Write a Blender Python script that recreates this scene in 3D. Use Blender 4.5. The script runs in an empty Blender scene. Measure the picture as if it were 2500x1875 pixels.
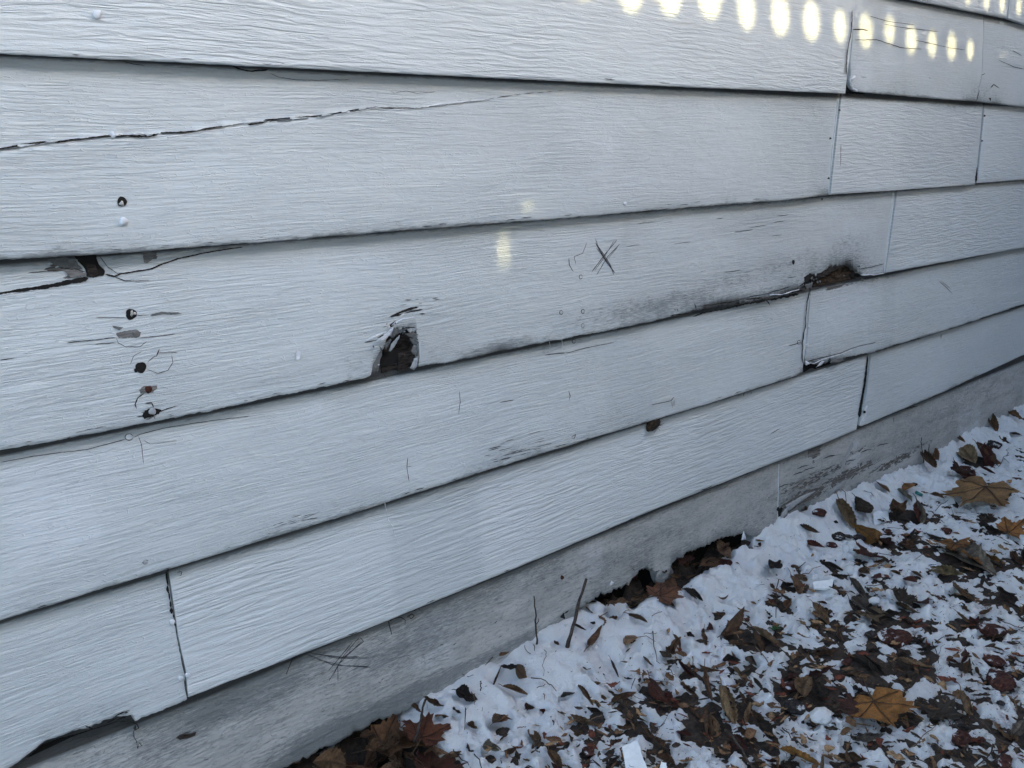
import bpy, bmesh, math, random
import numpy as np
from mathutils import Vector, Matrix
random.seed(7)
sc = bpy.context.scene
C = sc.collection

# ------------------------------------------------------------------ camera
FPX, YAW, PITCH, ROLL = 2320.47, 0.7470058, 0.2628820, 0.0059693
CAMZ = 0.86
CAM = np.array([0.0, -1.0, CAMZ])
FW = np.array([math.sin(YAW)*math.cos(PITCH), math.cos(YAW)*math.cos(PITCH), -math.sin(PITCH)])
R0 = np.array([math.cos(YAW), -math.sin(YAW), 0.0])
U0 = np.cross(R0, FW)
RT = R0*math.cos(ROLL)+U0*math.sin(ROLL)
UP = -R0*math.sin(ROLL)+U0*math.cos(ROLL)
cam = bpy.data.cameras.new('camera')
cam.sensor_width = 36.0
cam.lens = 36.0*FPX/2500.0
cam.clip_start = 0.05
cam.clip_end = 500
cob = bpy.data.objects.new('camera', cam)
C.objects.link(cob)
M = Matrix([[RT[0], UP[0], -FW[0], CAM[0]], [RT[1], UP[1], -FW[1], CAM[1]], [RT[2], UP[2], -FW[2], CAM[2]], [0, 0, 0, 1]])
cob.matrix_world = M
sc.camera = cob

# ------------------------------------------------------------------ light
SUN_AZ, SUN_EL = math.radians(40), math.radians(20)       # azimuth measured from the wall's normal towards +X
TO_SUN = np.array([math.sin(SUN_AZ)*math.cos(SUN_EL), -math.cos(SUN_AZ)*math.cos(SUN_EL), math.sin(SUN_EL)])
w = bpy.data.worlds.new('World'); sc.world = w; w.use_nodes = True
nt = w.node_tree
bg = nt.nodes['Background']
sky = nt.nodes.new('ShaderNodeTexSky'); sky.sky_type = 'NISHITA'; sky.sun_disc = False
sky.sun_elevation = SUN_EL
sky.sun_rotation = math.pi - SUN_AZ                        # 0 = +Y, clockwise
sky.altitude = 50; sky.air_density = 1.0; sky.dust_density = 3.5; sky.ozone_density = 0.5
nt.links.new(sky.outputs[0], bg.inputs[0]); bg.inputs[1].default_value = 0.10
sl = bpy.data.lights.new('sun', 'SUN'); sl.energy = 0.52; sl.angle = math.radians(0.45); sl.color = (1.0, 0.84, 0.42)
so = bpy.data.objects.new('sun', sl); C.objects.link(so)
so.rotation_euler = Vector(TO_SUN).to_track_quat('Z', 'Y').to_euler()
sc.view_settings.view_transform = 'Standard'
sc.view_settings.look = 'None'
sc.view_settings.exposure = 4.0
sc.view_settings.gamma = 1.0

# ------------------------------------------------------------------ noise (numpy)
def _h(ix, iy, s):
    n = (ix.astype(np.int64)*374761393 + iy.astype(np.int64)*668265263 + s*1442695) & 0xffffffff
    n = ((n ^ (n >> 13))*1274126177) & 0xffffffff
    return ((n ^ (n >> 16)) & 0xffff)/65535.0
def vn(x, y, s=0):
    x = np.asarray(x, float); y = np.asarray(y, float)
    x, y = np.broadcast_arrays(x, y)
    ix = np.floor(x); iy = np.floor(y); fx = x-ix; fy = y-iy
    fx = fx*fx*(3-2*fx); fy = fy*fy*(3-2*fy)
    ix = ix.astype(np.int64); iy = iy.astype(np.int64)
    a = _h(ix, iy, s); b = _h(ix+1, iy, s); c = _h(ix, iy+1, s); d = _h(ix+1, iy+1, s)
    return (a+(b-a)*fx)*(1-fy)+(c+(d-c)*fx)*fy - 0.5
def fbm(x, y, s=0, o=4):
    v = 0; a = 1.0
    for i in range(o):
        v = v + a*vn(x*2**i+i*13.7, y*2**i-i*7.1, s+i*17); a *= 0.5
    return v

# ------------------------------------------------------------------ rays through the photograph's pixels (2500 x 1875)
def ray(px, py):
    x = (px-1250.0)/FPX; y = -(py-937.5)/FPX
    return FW + x*RT + y*UP
def on_ground(px, py, z=0.03):
    d = ray(px, py); t = (z-CAM[2])/d[2]; return CAM+d*t
def on_y(px, py, y):
    d = ray(px, py); t = (y-CAM[1])/d[1]; return CAM+d*t

# courses of siding: height of each lower edge
ZC = {'Z': 1.126, 'A': 0.926, 'B': 0.734, 'C': 0.547, 'D': 0.369, 'E': 0.194, 'F': 0.038}
ORDER = ['Z', 'A', 'B', 'C', 'D', 'E', 'F']
ZTOP = {'Z': 1.326, 'A': 1.126, 'B': 0.926, 'C': 0.734, 'D': 0.547, 'E': 0.369, 'F': 0.194}
LAP = 0.0125
CRACK_B = [(-200, 395), (0, 364), (130, 346), (280, 328), (330, 331), (480, 318), (600, 300), (760, 288), (900, 264), (960, 262), (1010, 264), (1200, 243), (1380, 221)]
def face_y(c, X, Z):
    """depth of the front face of course c at X, Z (0 = lower edge, + = behind)"""
    X = np.asarray(X, float); Z = np.asarray(Z, float)
    s = ORDER.index(c) if c in ORDER else 9
    y = LAP*(Z-ZC[c])/(ZTOP[c]-ZC[c]) + 0.0011*fbm(X*3.1+s*9, Z*6+s*3, 40+s, 3) + 0.0006*vn(X*30, Z*70, 60+s)
    if c == 'B' and CRK is not None:
        zc = np.interp(X, CRK[0], CRK[1])
        fade = np.clip((1.0-X)/0.35, 0, 1)
        d = Z-zc
        y = y + fade*np.where(d > 0, 0.0016*np.exp(-d/0.05), -0.0012*np.exp(d/0.02))
    if c == 'E':   # board curling off the wall at its rotted lower left corner
        y = y - 0.003*np.exp(-((X-0.33)/0.07)**2)*np.exp(-np.clip(Z-0.19, 0, 1)/0.03)
    return y
PR = {}
CRK = None
def on_board(px, py, c, lift=0.0):
    d = ray(px, py); y = 0.0
    for _ in range(5):
        p = CAM+d*((y-CAM[1])/d[1])
        y = float(face_y(c, p[0], p[2]))-lift
    return CAM+d*((y-CAM[1])/d[1])
CRK = None
_c = [on_board(px, py, 'B') for px, py in CRACK_B]
CRK = (np.array([p[0] for p in _c]), np.array([p[2] for p in _c]))

# ------------------------------------------------------------------ object helpers
def mesh_obj(name, verts, faces, mat, parent=None, smooth=True):
    me = bpy.data.meshes.new(name)
    me.from_pydata([tuple(map(float, v)) for v in verts], [], faces)
    if smooth: me.polygons.foreach_set('use_smooth', [True]*len(me.polygons))
    if mat: me.materials.append(mat)
    me.update()
    o = bpy.data.objects.new(name, me); C.objects.link(o)
    if parent: o.parent = parent
    return o
def grid_mesh(name, V, mat, parent=None, extra=None):
    """V: (n, m, 3) array -> mesh fast"""
    n, m = V.shape[:2]
    i = np.arange(n-1)[:, None]*m + np.arange(m-1)[None, :]
    F = np.stack([i, i+1, i+m+1, i+m], -1).reshape(-1, 4)
    vv = V.reshape(-1, 3)
    if extra is not None:
        ev, ef = extra; F = np.vstack([F, ef+len(vv)]); vv = np.vstack([vv, ev])
    me = bpy.data.meshes.new(name)
    me.vertices.add(len(vv)); me.vertices.foreach_set('co', vv.astype(np.float32).ravel())
    me.loops.add(F.size); me.loops.foreach_set('vertex_index', F.astype(np.int32).ravel())
    me.polygons.add(len(F)); me.polygons.foreach_set('loop_start', (np.arange(len(F))*4).astype(np.int32))
    me.polygons.foreach_set('loop_total', np.full(len(F), 4, np.int32))
    me.polygons.foreach_set('use_smooth', np.ones(len(F), bool))
    me.update(calc_edges=True); me.validate()
    if mat: me.materials.append(mat)
    o = bpy.data.objects.new(name, me); C.objects.link(o)
    if parent: o.parent = parent
    return o, len(vv)
def tag(o, label=None, cat=None, group=None, kind=None):
    if label: o['label'] = label
    if cat: o['category'] = cat
    if group: o['group'] = group
    if kind: o['kind'] = kind
    return o
def empty(name, loc=(0, 0, 0)):
    o = bpy.data.objects.new(name, None); o.empty_display_size = 0.05
    o.location = loc; C.objects.link(o); return o
def tube(pts, r0, r1=None, n=6, seed=0, knob=0.0):
    """verts, faces of a tapered tube along pts"""
    if r1 is None: r1 = r0
    rnd = random.Random(seed)
    pts = [Vector(p) for p in pts]; V = []; F = []
    up = Vector((0.31, 0.2, 0.93))
    for i, p in enumerate(pts):
        t = (pts[min(i+1, len(pts)-1)]-pts[max(i-1, 0)]).normalized()
        a = t.cross(up)
        if a.length < 1e-3: a = t.cross(Vector((1, 0, 0)))
        a.normalize(); b = t.cross(a)
        r = r0+(r1-r0)*i/max(1, len(pts)-1); r *= 1+knob*(rnd.random()-.5)
        for k in range(n):
            an = 2*math.pi*k/n
            V.append(p+a*math.cos(an)*r+b*math.sin(an)*r)
    for i in range(len(pts)-1):
        for k in range(n):
            F.append((i*n+k, i*n+(k+1) % n, (i+1)*n+(k+1) % n, (i+1)*n+k))
    F.append(tuple(range(n))[::-1]); F.append(tuple((len(pts)-1)*n+k for k in range(n)))
    return V, F
def merge(parts):
    V = []; F = []
    for v, f in parts:
        o = len(V); V += list(v); F += [tuple(i+o for i in q) for q in f]
    return V, F

# ------------------------------------------------------------------ node helpers
class N:
    def __init__(s, name):
        s.m = bpy.data.materials.new(name); s.m.use_nodes = True
        s.t = s.m.node_tree; s.b = s.t.nodes['Principled BSDF']
        s.tc = s.t.nodes.new('ShaderNodeTexCoord').outputs['Object']
    def new(s, k, **kw):
        n = s.t.nodes.new(k)
        for a, v in kw.items(): setattr(n, a, v)
        return n
    def put(s, sock, v):
        if isinstance(v, bpy.types.NodeSocket): s.t.links.new(v, sock)
        else: sock.default_value = v
    def math(s, op, a, b=0.0, c=None, clamp=False):
        n = s.new('ShaderNodeMath', operation=op, use_clamp=clamp)
        s.put(n.inputs[0], a); s.put(n.inputs[1], b)
        if c is not None: s.put(n.inputs[2], c)
        return n.outputs[0]
    def vmath(s, op, a, b):
        n = s.new('ShaderNodeVectorMath', operation=op); s.put(n.inputs[0], a); s.put(n.inputs[1], b); return n.outputs[0]
    def noise(s, vec, scale=(1, 1, 1), detail=3.0, rough=.5, dist=0.0):
        v = s.vmath('MULTIPLY', vec, scale)
        n = s.new('ShaderNodeTexNoise'); s.put(n.inputs['Vector'], v)
        n.inputs['Scale'].default_value = 1; n.inputs['Detail'].default_value = detail
        n.inputs['Roughness'].default_value = rough; n.inputs['Distortion'].default_value = dist
        return n.outputs[0]
    def rng(s, v, a, b, c=0.0, d=1.0, smooth=True):
        n = s.new('ShaderNodeMapRange', interpolation_type='SMOOTHSTEP' if smooth else 'LINEAR')
        s.put(n.inputs[0], v); s.put(n.inputs[1], a); s.put(n.inputs[2], b); s.put(n.inputs[3], c); s.put(n.inputs[4], d)
        return n.outputs[0]
    def mix(s, f, a, b):
        n = s.new('ShaderNodeMix', data_type='RGBA'); s.put(n.inputs[0], f)
        s.put(n.inputs[6], a if isinstance(a, bpy.types.NodeSocket) else (*a, 1)); s.put(n.inputs[7], b if isinstance(b, bpy.types.NodeSocket) else (*b, 1))
        return n.outputs[2]
    def attr(s, name):
        n = s.new('ShaderNodeAttribute', attribute_name=name); return n.outputs['Fac']
    def scalecol(s, c, f):
        n = s.new('ShaderNodeVectorMath', operation='SCALE'); s.put(n.inputs[0], c); s.put(n.inputs['Scale'], f); return n.outputs[0]
    def bump(s, h, dist=0.001, strength=1.0):
        n = s.new('ShaderNodeBump'); s.put(n.inputs['Height'], h); n.inputs['Distance'].default_value = dist; n.inputs['Strength'].default_value = strength
        s.t.links.new(n.outputs[0], s.b.inputs['Normal'])
    def done(s, col, rough=.5, spec=.5):
        s.put(s.b.inputs['Base Color'], col if isinstance(col, bpy.types.NodeSocket) else (*col, 1))
        s.put(s.b.inputs['Roughness'], rough); s.b.inputs['Specular IOR Level'].default_value = spec
        return s.m

def paint(name, base, kind, gritty=0.0):
    n = N(name)
    oi = n.new('ShaderNodeObjectInfo').outputs['Random']
    off = n.new('ShaderNodeCombineXYZ'); n.put(off.inputs[0], n.math('MULTIPLY', oi, 31.0)); n.put(off.inputs[2], n.math('MULTIPLY', oi, 17.0))
    p = n.vmath('ADD', n.tc, off.outputs[0])
    # wavy grain
    wz = n.math('MULTIPLY', n.math('SUBTRACT', n.noise(p, (3.2, 1, 9), 2), 0.5), 0.022 if kind == 'wood' else 0.02)
    cz = n.new('ShaderNodeCombineXYZ'); n.put(cz.inputs[2], wz)
    q = n.vmath('ADD', p, cz.outputs[0])
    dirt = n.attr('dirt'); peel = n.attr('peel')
    if kind == 'emboss':
        a = n.noise(q, (17, 1, 200), 3, .55, .45)
        b = n.noise(q, (60, 1, 470), 2, .5, .5)
        region = n.rng(n.noise(p, (3, 1, 7), 2), .35, .65, .45, 1.1)
        h = n.math('MULTIPLY', n.rng(a, .34, .62), n.math('MULTIPLY', region, 1.0))
        h = n.math('ADD', h, n.math('MULTIPLY', b, .45))
        dist = 0.0011
    elif kind == 'wood':
        a = n.noise(q, (12, 1, 380), 4, .65, .5)
        b = n.noise(q, (30, 1, 620), 2, .6, .3)
        region = n.rng(n.noise(p, (4, 1, 11), 3), .36, .66, .40, 1.05)
        lump = n.noise(p, (22, 1, 50), 3, .55, 1.2)
        h = n.math('MULTIPLY', n.rng(a, .36, .60), region)
        h = n.math('ADD', h, n.math('MULTIPLY', n.math('MULTIPLY', b, region), .55))
        h = n.math('ADD', h, n.math('MULTIPLY', lump, 2.0))
        dist = 0.00068
    else:   # grey rough lowest boards
        a = n.noise(q, (40, 1, 300), 3, .6, .4)
        lump = n.noise(p, (90, 1, 140), 3, .6, .8)
        region = 1.0
        h = n.math('ADD', n.math('MULTIPLY', a, .6), n.math('MULTIPLY', lump, .55))
        dist = 0.0016
    fine = n.noise(p, (300, 1, 500), 2, .6)
    h = n.math('ADD', h, n.math('MULTIPLY', fine, .16))
    # old paint ridges: thin wandering brush marks
    br = n.noise(q, (14, 1, 120), 1, .5, 2.2)
    ridge = n.rng(n.math('ABSOLUTE', n.math('SUBTRACT', br, .5)), 0.0, .022, 1.0, 0.0)
    h = n.math('ADD', h, n.math('MULTIPLY', ridge, .55 if kind != 'emboss' else .12))
    # where paint has flaked off
    pn = n.noise(q, (45, 1, 200), 4, .6, .8)
    pe = n.rng(n.math('ADD', peel, n.math('MULTIPLY', n.math('SUBTRACT', pn, .5), .9)), .50, .515)
    h = n.math('SUBTRACT', h, n.math('MULTIPLY', pe, .9))
    # colour
    tone = n.noise(p, (2.2, 1, 5), 3, .55)
    touch = n.rng(n.noise(p, (5, 1, 9), 2, .4, 1.5), .52, .56)
    c = n.mix(n.rng(tone, .3, .7), tuple(x*.98 for x in base), tuple(min(1, x*1.02) for x in base))
    c = n.mix(n.math('MULTIPLY', touch, .09), c, (base[0]*1.10, base[1]*1.10, base[2]*1.12))
    pt = n.attr('patch')
    c = n.mix(n.rng(pt, 0, 1, 0, .30, False), c, (.36, .41, .43)); c = n.mix(n.rng(pt, 0, -1, 0, .50, False), c, (.72, .76, .80))
    drip = n.rng(n.noise(p, (70, 1, 1.6), 2, .6), .60, .74)
    c = n.mix(n.math('MULTIPLY', drip, .05), c, (.42, .42, .42))
    if kind == 'rough':
        mo = n.noise(p, (9, 1, 40), 6, .7, .4); mo2 = n.noise(q, (90, 1, 190), 5, .75)
        c = n.mix(n.math('MULTIPLY', n.rng(mo, .36, .72), .55), c, (.21, .215, .20))
        c = n.mix(n.math('MULTIPLY', n.rng(mo2, .52, .66), .55), c, (.16, .16, .15))
        c = n.mix(n.math('MULTIPLY', n.rng(mo2, .44, .30), .22), c, (.62, .64, .63))
    # grime and painted lap shade: fine specks lying in the grain, thick where 'dirt' is high
    g1 = n.noise(q, (60, 1, 520), 5, .75)
    g2 = n.noise(p, (24, 1, 34), 4, .65)
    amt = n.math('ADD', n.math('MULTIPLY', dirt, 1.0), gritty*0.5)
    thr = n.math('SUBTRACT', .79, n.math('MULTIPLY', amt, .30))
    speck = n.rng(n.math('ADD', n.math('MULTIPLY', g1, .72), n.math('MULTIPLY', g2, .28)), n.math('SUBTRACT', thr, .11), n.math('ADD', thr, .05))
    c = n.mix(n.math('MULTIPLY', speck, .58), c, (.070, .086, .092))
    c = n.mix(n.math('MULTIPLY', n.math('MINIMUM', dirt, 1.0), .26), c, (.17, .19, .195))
    c = n.mix(n.rng(dirt, 1.0, 1.5, 0.0, .85), c, (.035, .034, .032))  # lap shade painted near-black where the mask is highest
    wood = n.mix(n.rng(n.noise(q, (12, 1, 600), 3, .6), .35, .65), (.07, .065, .06), (.22, .21, .195))
    c = n.mix(pe, c, wood)
    n.bump(h, dist)
    rough = n.rng(pe, 0, 1, .52, .9)
    return n.done(c, rough, .38)

WHITE = (.616, .655, .662)
M_EMB = paint('embossed_white_paint', WHITE, 'emboss')
M_WOOD = paint('brushed_white_paint', (.611, .651, .658), 'wood')
M_GREY = paint('grimy_pale_paint', (.492, .498, .482), 'rough', .75)
def simple(name, col, rough=.8, bs=None, var=.3, bd=.0006, spec=.3):
    n = N(name)
    v = n.noise(n.tc, bs or (150, 150, 150), 4, .6)
    c = n.scalecol(n.mix(0.0, col, col), n.rng(v, .25, .75, 1-var, 1+var))
    n.bump(v, bd)
    return n.done(c, rough, spec)
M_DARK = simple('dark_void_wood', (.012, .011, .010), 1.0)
M_CRACK = simple('crack_shadow_wood', (.022, .020, .018), 1.0, (400, 400, 400))
M_PENCIL = simple('pencil_graphite', (.05, .05, .055), .7, (900, 900, 900), .5)
M_ROT = simple('rotten_wood', (.032, .025, .021), .95, (90, 90, 340), .75, .003)
M_BROWNROT = simple('brown_rotten_wood', (.038, .024, .014), .95, (60, 60, 260), .9, .003)
M_GREYWOOD = simple('weathered_grey_wood', (.17, .165, .16), .9, (60, 60, 500), .45, .001)
M_FLAKE = simple('old_paint_flake', (.36, .375, .385), .6, (200, 200, 200), .12)
M_FLAKEB = simple('grey_paint_underside', (.13, .135, .135), .8, (200, 200, 200), .3)
M_CAULK = simple('white_caulk', (.68, .70, .73), .5, (160, 160, 160), .08, .001)
M_NAIL = simple('painted_nail', (.62, .65, .68), .45, (260, 260, 260), .05)
M_RUST = simple('rust', (.055, .018, .010), .8, (400, 400, 400), .5)
M_STEEL = simple('dull_steel', (.55, .55, .53), .35, (400, 400, 400), .4); M_STEEL.node_tree.nodes['Principled BSDF'].inputs['Metallic'].default_value = .8
M_TENDRIL = simple('dry_tendril', (.045, .038, .03), .8, (500, 500, 500), .4)
M_SILK = simple('spider_silk', (.75, .76, .78), .7, (500, 500, 500), .1)

# ------------------------------------------------------------------ stains and flaked areas (photo px, radii px, amount), per course
DIRT = {
 'B': [(600, 595, 300, 12, .5), (1000, 565, 300, 10, .3), (2050, 470, 40, 12, .5), (1850, 250, 260, 16, .35), (2330, 262, 60, 16, .6)],
 'A': [(2075, 190, 14, 40, .5), (2390, 215, 40, 30, .5), (2200, 100, 160, 40, .22)],
 'C': [(1950, 640, 210, 45, .72), (1800, 680, 210, 45, .68), (2080, 620, 90, 70, .72), (1960, 575, 190, 70, .42), (1700, 640, 220, 80, .38), (1600, 740, 200, 30, .8), (1850, 560, 160, 80, .45), (1650, 620, 160, 60, .3), (1550, 560, 70, 60, .3), (1850, 720, 160, 20, .7), (1050, 800, 130, 60, .35), (880, 870, 60, 40, .5), (700, 920, 200, 25, .45), (1280, 830, 120, 18, .5), (250, 670, 200, 40, .25), (1500, 790, 200, 22, .35)],
 'D': [(1050, 885, 120, 20, .4), (1350, 850, 100, 25, .4), (1250, 1100, 80, 24, .35), (2010, 880, 60, 20, .7), (620, 985, 200, 14, .5), (1450, 1040, 80, 50, .25), (700, 1270, 180, 22, .3), (2100, 700, 160, 18, .5), (850, 935, 150, 14, .6)],
 'E': [(2040, 935, 70, 30, .5), (1700, 1190, 300, 30, .3), (250, 1730, 160, 30, .5), (750, 1300, 250, 14, .5), (1400, 1090, 60, 20, .4), (1500, 1270, 160, 20, .35), (1200, 1180, 200, 16, .35)],
 'F': [(600, 1700, 220, 60, .75), (420, 1800, 200, 60, .5), (750, 1640, 90, 40, .55), (1000, 1570, 160, 60, .6), (1200, 1420, 160, 60, .42), (1340, 1400, 110, 50, .4), (1560, 1340, 160, 40, .42), (1850, 1240, 60, 60, .35), (1960, 1200, 90, 40, .55), (800, 1790, 120, 30, .7), (1000, 1690, 200, 16, .75), (2250, 1050, 120, 40, .35), (1200, 1600, 160, 16, .6)],
 'Z': []}
PEEL = {
 'A': [(2340, 75, 10, 3, .35)],
 'B': [(2200, 150, 60, 5, .0)],
 'C': [(80, 700, 6, 3, .0), (150, 655, 55, 16, .62), (175, 675, 40, 14, .55), (370, 622, 16, 14, .72), (312, 814, 34, 9, .62), (405, 764, 36, 4, .62), (365, 947, 26, 8, .62), (362, 1005, 26, 9, .55), (975, 785, 50, 26, .32), (1700, 748, 160, 6, .5), (1880, 725, 80, 8, .62), (2110, 660, 40, 10, .3)],
 'D': [(1260, 1105, 60, 16, .40), (720, 1282, 50, 6, .34), (1990, 887, 40, 8, .5), (1930, 840, 20, 3, .3), (2040, 700, 60, 9, .6), (2110, 715, 40, 6, .4)],
 'E': [(300, 1742, 46, 12, .55), (120, 1820, 100, 8, .25), (350, 1408, 20, 6, .35), (720, 1322, 60, 5, .28)],
 'F': [(448, 1793, 24, 7, .66), (1990, 1165, 130, 26, .54), (1960, 1215, 80, 22, .68), (2070, 1158, 100, 20, .62), (2180, 1128, 80, 16, .60), (1930, 1240, 30, 14, .62), (1992, 1106, 18, 14, .68), (1985, 1128, 6, 8, .6), (1880, 1170, 70, 8, .0), (1600, 1400, 60, 12, .36), (780, 1820, 90, 10, .3), (2090, 1100, 60, 12, .50), (1700, 1340, 60, 6, .4), (2250, 1085, 60, 12, .5)],
 'Z': []}
def blob_field(lst, c, X, Z):
    f = np.zeros(X.shape)
    for px, py, rx, ry, a in lst:
        if a <= 0: continue
        p = on_board(px, py, c); q = on_board(px+rx, py, c); r = on_board(px, py+ry, c)
        ax = abs(q[0]-p[0]); az = abs(r[2]-p[2])
        f = np.maximum(f, a*np.exp(-((X-p[0])/ax)**2*.7-((Z-p[2])/az)**2*.7))
    return f

# ------------------------------------------------------------------ the house wall
wall = tag(empty('house_wall', (0, 0, 0)), 'weathered white clapboard house wall with cracked, peeling and rotting boards above the snow', 'wall')
PATCH = {'E': [(945, 1180, 1190, 1540, .8), (860, 1200, 875, 1420, -.9), (1195, 1090, 1320, 1480, -.35), (1570, 1050, 1592, 1150, -.8), (1700, 930, 1960, 1260, .35)],
 'D': [(255, 1060, 300, 1180, -.7), (0, 1110, 250, 1330, -.7), (2010, 700, 2150, 790, -.6), (2125, 640, 2180, 900, .5), (1480, 850, 1600, 1090, .35), (755, 965, 790, 1010, -.8), (1790, 760, 1830, 960, -.35)],
 'C': [(1520, 480, 1540, 640, .5), (2060, 540, 2140, 600, -.8), (1440, 500, 1525, 640, -.25), (2330, 480, 2345, 560, -.6), (600, 600, 1100, 690, -.2)],
 'B': [(1965, 410, 1975, 465, -.7), (1975, 250, 2020, 470, .4), (1360, 230, 1800, 470, -.2), (2205, 240, 2390, 440, .5)],
 'A': [(2080, 150, 2130, 215, -.8), (2150, 100, 2330, 180, -.3)],
 'F': [(2075, 1080, 2100, 1150, -.7), (2340, 1000, 2390, 1050, -.8), (1420, 1330, 1480, 1400, -.5), (1000, 1530, 1120, 1610, -.4)]}
RAGGED = [(on_y(965, 850, 0)[0], 'C', .030, .0075), (on_y(1850, 720, 0)[0], 'C', .22, .0045), (on_y(2060, 660, 0)[0], 'C', .09, .0075), (on_y(300, 1755, 0)[0], 'E', .05, .004), (on_y(2040, 880, 0)[0], 'D', .10, .005), (on_y(1620, 1390, 0)[0], 'F', .30, .008), (on_y(850, 1800, 0)[0], 'F', .12, .006)]
def board(label, c, left, right, bottom, mat, step=.003, nv=46, proud=0.0, rag=.0003, name='siding_board', thick=.0095, seed=1):
    zb, zt = ZC[c], ZTOP[c]+.014
    def edge(e):
        if isinstance(e, (int, float)): return (np.array([0., 3.]), np.array([e, e]))
        P = [on_board(px, py, c) for px, py in e]; P.sort(key=lambda p: p[2])
        return (np.array([p[2] for p in P]), np.array([p[0] for p in P]))
    L, Rr = edge(left), edge(right)
    if bottom is None: bx, bz = np.array([-9., 9.]), np.array([zb, zb])
    else:
        P = [on_y(px, py, -proud) for px, py in bottom]
        bx = np.array([p[0] for p in P]); bz = np.array([p[2] for p in P])
        for i in range(1, len(bx)): bx[i] = max(bx[i], bx[i-1]+1e-5)
    xa = np.interp(zb, *L); xb = np.interp(zb, *Rr)
    nu = max(3, int(abs(xb-xa)/step))
    u = np.linspace(0, 1, nu)[None, :]; v = np.linspace(1, 0, nv)[:, None]
    X = xa+(xb-xa)*u
    zbot = np.interp(X, bx, bz) + rag*2*fbm(X*60, X*0+3, seed, 3) + rag*fbm(X*350, X*0, seed+5, 2)
    for rx_, rc_, rw_, ra_ in RAGGED:
        if rc_ == c: zbot = zbot+ra_*np.exp(-((X-rx_)/rw_)**4)*fbm(X*170, X*0+7, seed+9, 3)
    Z = zbot+(zt-zbot)*v
    xl = np.interp(Z, *L); xr = np.interp(Z, *Rr)
    X = xl+(xr-xl)*u
    Y = face_y(c, X, Z)-proud
    rows = [np.stack([X, Y, Z], -1)]
    Xe, Ye, Ze = X[-1], Y[-1], Z[-1]
    for dy, dz in ((.0007, -.0007), (.0022, -.0010), (thick, -.0006)):
        rows.append(np.stack([Xe, Ye+dy, Ze+dz], -1)[None])
    V = np.concatenate(rows, 0)
    # return faces at both ends
    n = V.shape[0]
    ev = []; ef = []
    for col, sgn in ((0, 1), (nu-1, -1)):
        a = V[:nv, col]; b = a+np.array([0.0, thick, 0.0]); s = len(ev)
        ev += list(a)+list(b)
        for i in range(nv-1):
            q = (s+i, s+i+1, s+nv+i+1, s+nv+i)
            ef.append(q if sgn < 0 else q[::-1])
    o, cnt = grid_mesh(name, V[:, ::-1] if False else V, mat, wall, (np.array(ev), np.array(ef)))
    me = o.data
    co = np.empty(len(me.vertices)*3, np.float32); me.vertices.foreach_get('co', co); co = co.reshape(-1, 3).astype(float)
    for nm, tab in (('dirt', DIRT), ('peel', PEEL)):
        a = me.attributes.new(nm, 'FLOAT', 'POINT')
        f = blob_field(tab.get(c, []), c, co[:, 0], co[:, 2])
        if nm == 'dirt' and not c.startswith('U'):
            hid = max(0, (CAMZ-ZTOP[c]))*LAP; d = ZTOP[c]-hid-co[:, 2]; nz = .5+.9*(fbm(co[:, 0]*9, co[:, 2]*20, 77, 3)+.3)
            f = f+np.where(d < .0022, 1.45, 1.45*np.exp(-(d-.0022)/.0028))*(1 if hid >= 0 else 0)+.45*np.exp(-np.clip(d, 0, 1)/.016)*nz  # paints contact shade along with grime under each lap edge
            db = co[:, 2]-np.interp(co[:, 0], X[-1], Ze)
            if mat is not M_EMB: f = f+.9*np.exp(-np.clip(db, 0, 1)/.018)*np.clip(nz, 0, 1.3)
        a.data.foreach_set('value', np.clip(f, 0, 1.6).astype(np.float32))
    PR[o.name] = proud
    a = me.attributes.new('patch', 'FLOAT', 'POINT'); f = np.zeros(len(co))
    for x0, y0, x1, y1, am in PATCH.get(c, []):
        p0, p1 = on_board(x0, y0, c), on_board(x1, y1, c)
        e = .004+.003*np.sin(co[:, 2]*140)
        g = 1/(1+np.exp(-(co[:, 0]-p0[0]+.6*e)/.003))/(1+np.exp((co[:, 0]-p1[0]+e)/.003))/(1+np.exp((co[:, 2]-p0[2])/.003))/(1+np.exp(-(co[:, 2]-p1[2])/.003))
        f = f+am*g
    a.data.foreach_set('value', f.astype(np.float32))
    if label: o['label'] = label
    return o
XL, XR = -1.2, 4.6
# the top course in the frame and the ones above it
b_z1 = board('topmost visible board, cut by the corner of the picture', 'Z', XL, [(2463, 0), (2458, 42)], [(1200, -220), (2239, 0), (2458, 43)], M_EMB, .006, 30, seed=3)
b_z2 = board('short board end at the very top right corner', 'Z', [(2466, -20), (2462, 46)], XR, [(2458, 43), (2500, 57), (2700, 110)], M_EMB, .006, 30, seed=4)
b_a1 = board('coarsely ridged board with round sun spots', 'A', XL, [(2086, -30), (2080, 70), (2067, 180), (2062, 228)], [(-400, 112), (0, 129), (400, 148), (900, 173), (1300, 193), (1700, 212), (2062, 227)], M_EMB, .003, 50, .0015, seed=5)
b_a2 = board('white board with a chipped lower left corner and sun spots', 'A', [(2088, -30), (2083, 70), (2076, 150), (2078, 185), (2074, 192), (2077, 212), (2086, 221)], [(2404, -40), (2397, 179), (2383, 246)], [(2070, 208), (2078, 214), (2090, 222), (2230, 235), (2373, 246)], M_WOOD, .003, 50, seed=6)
b_a3 = board('white board at the right edge above the third joint', 'A', [(2406, -40), (2399, 179), (2385, 246)], XR, [(2373, 246), (2500, 260), (2900, 305)], M_WOOD, .005, 40, -.0008, seed=7)
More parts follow.
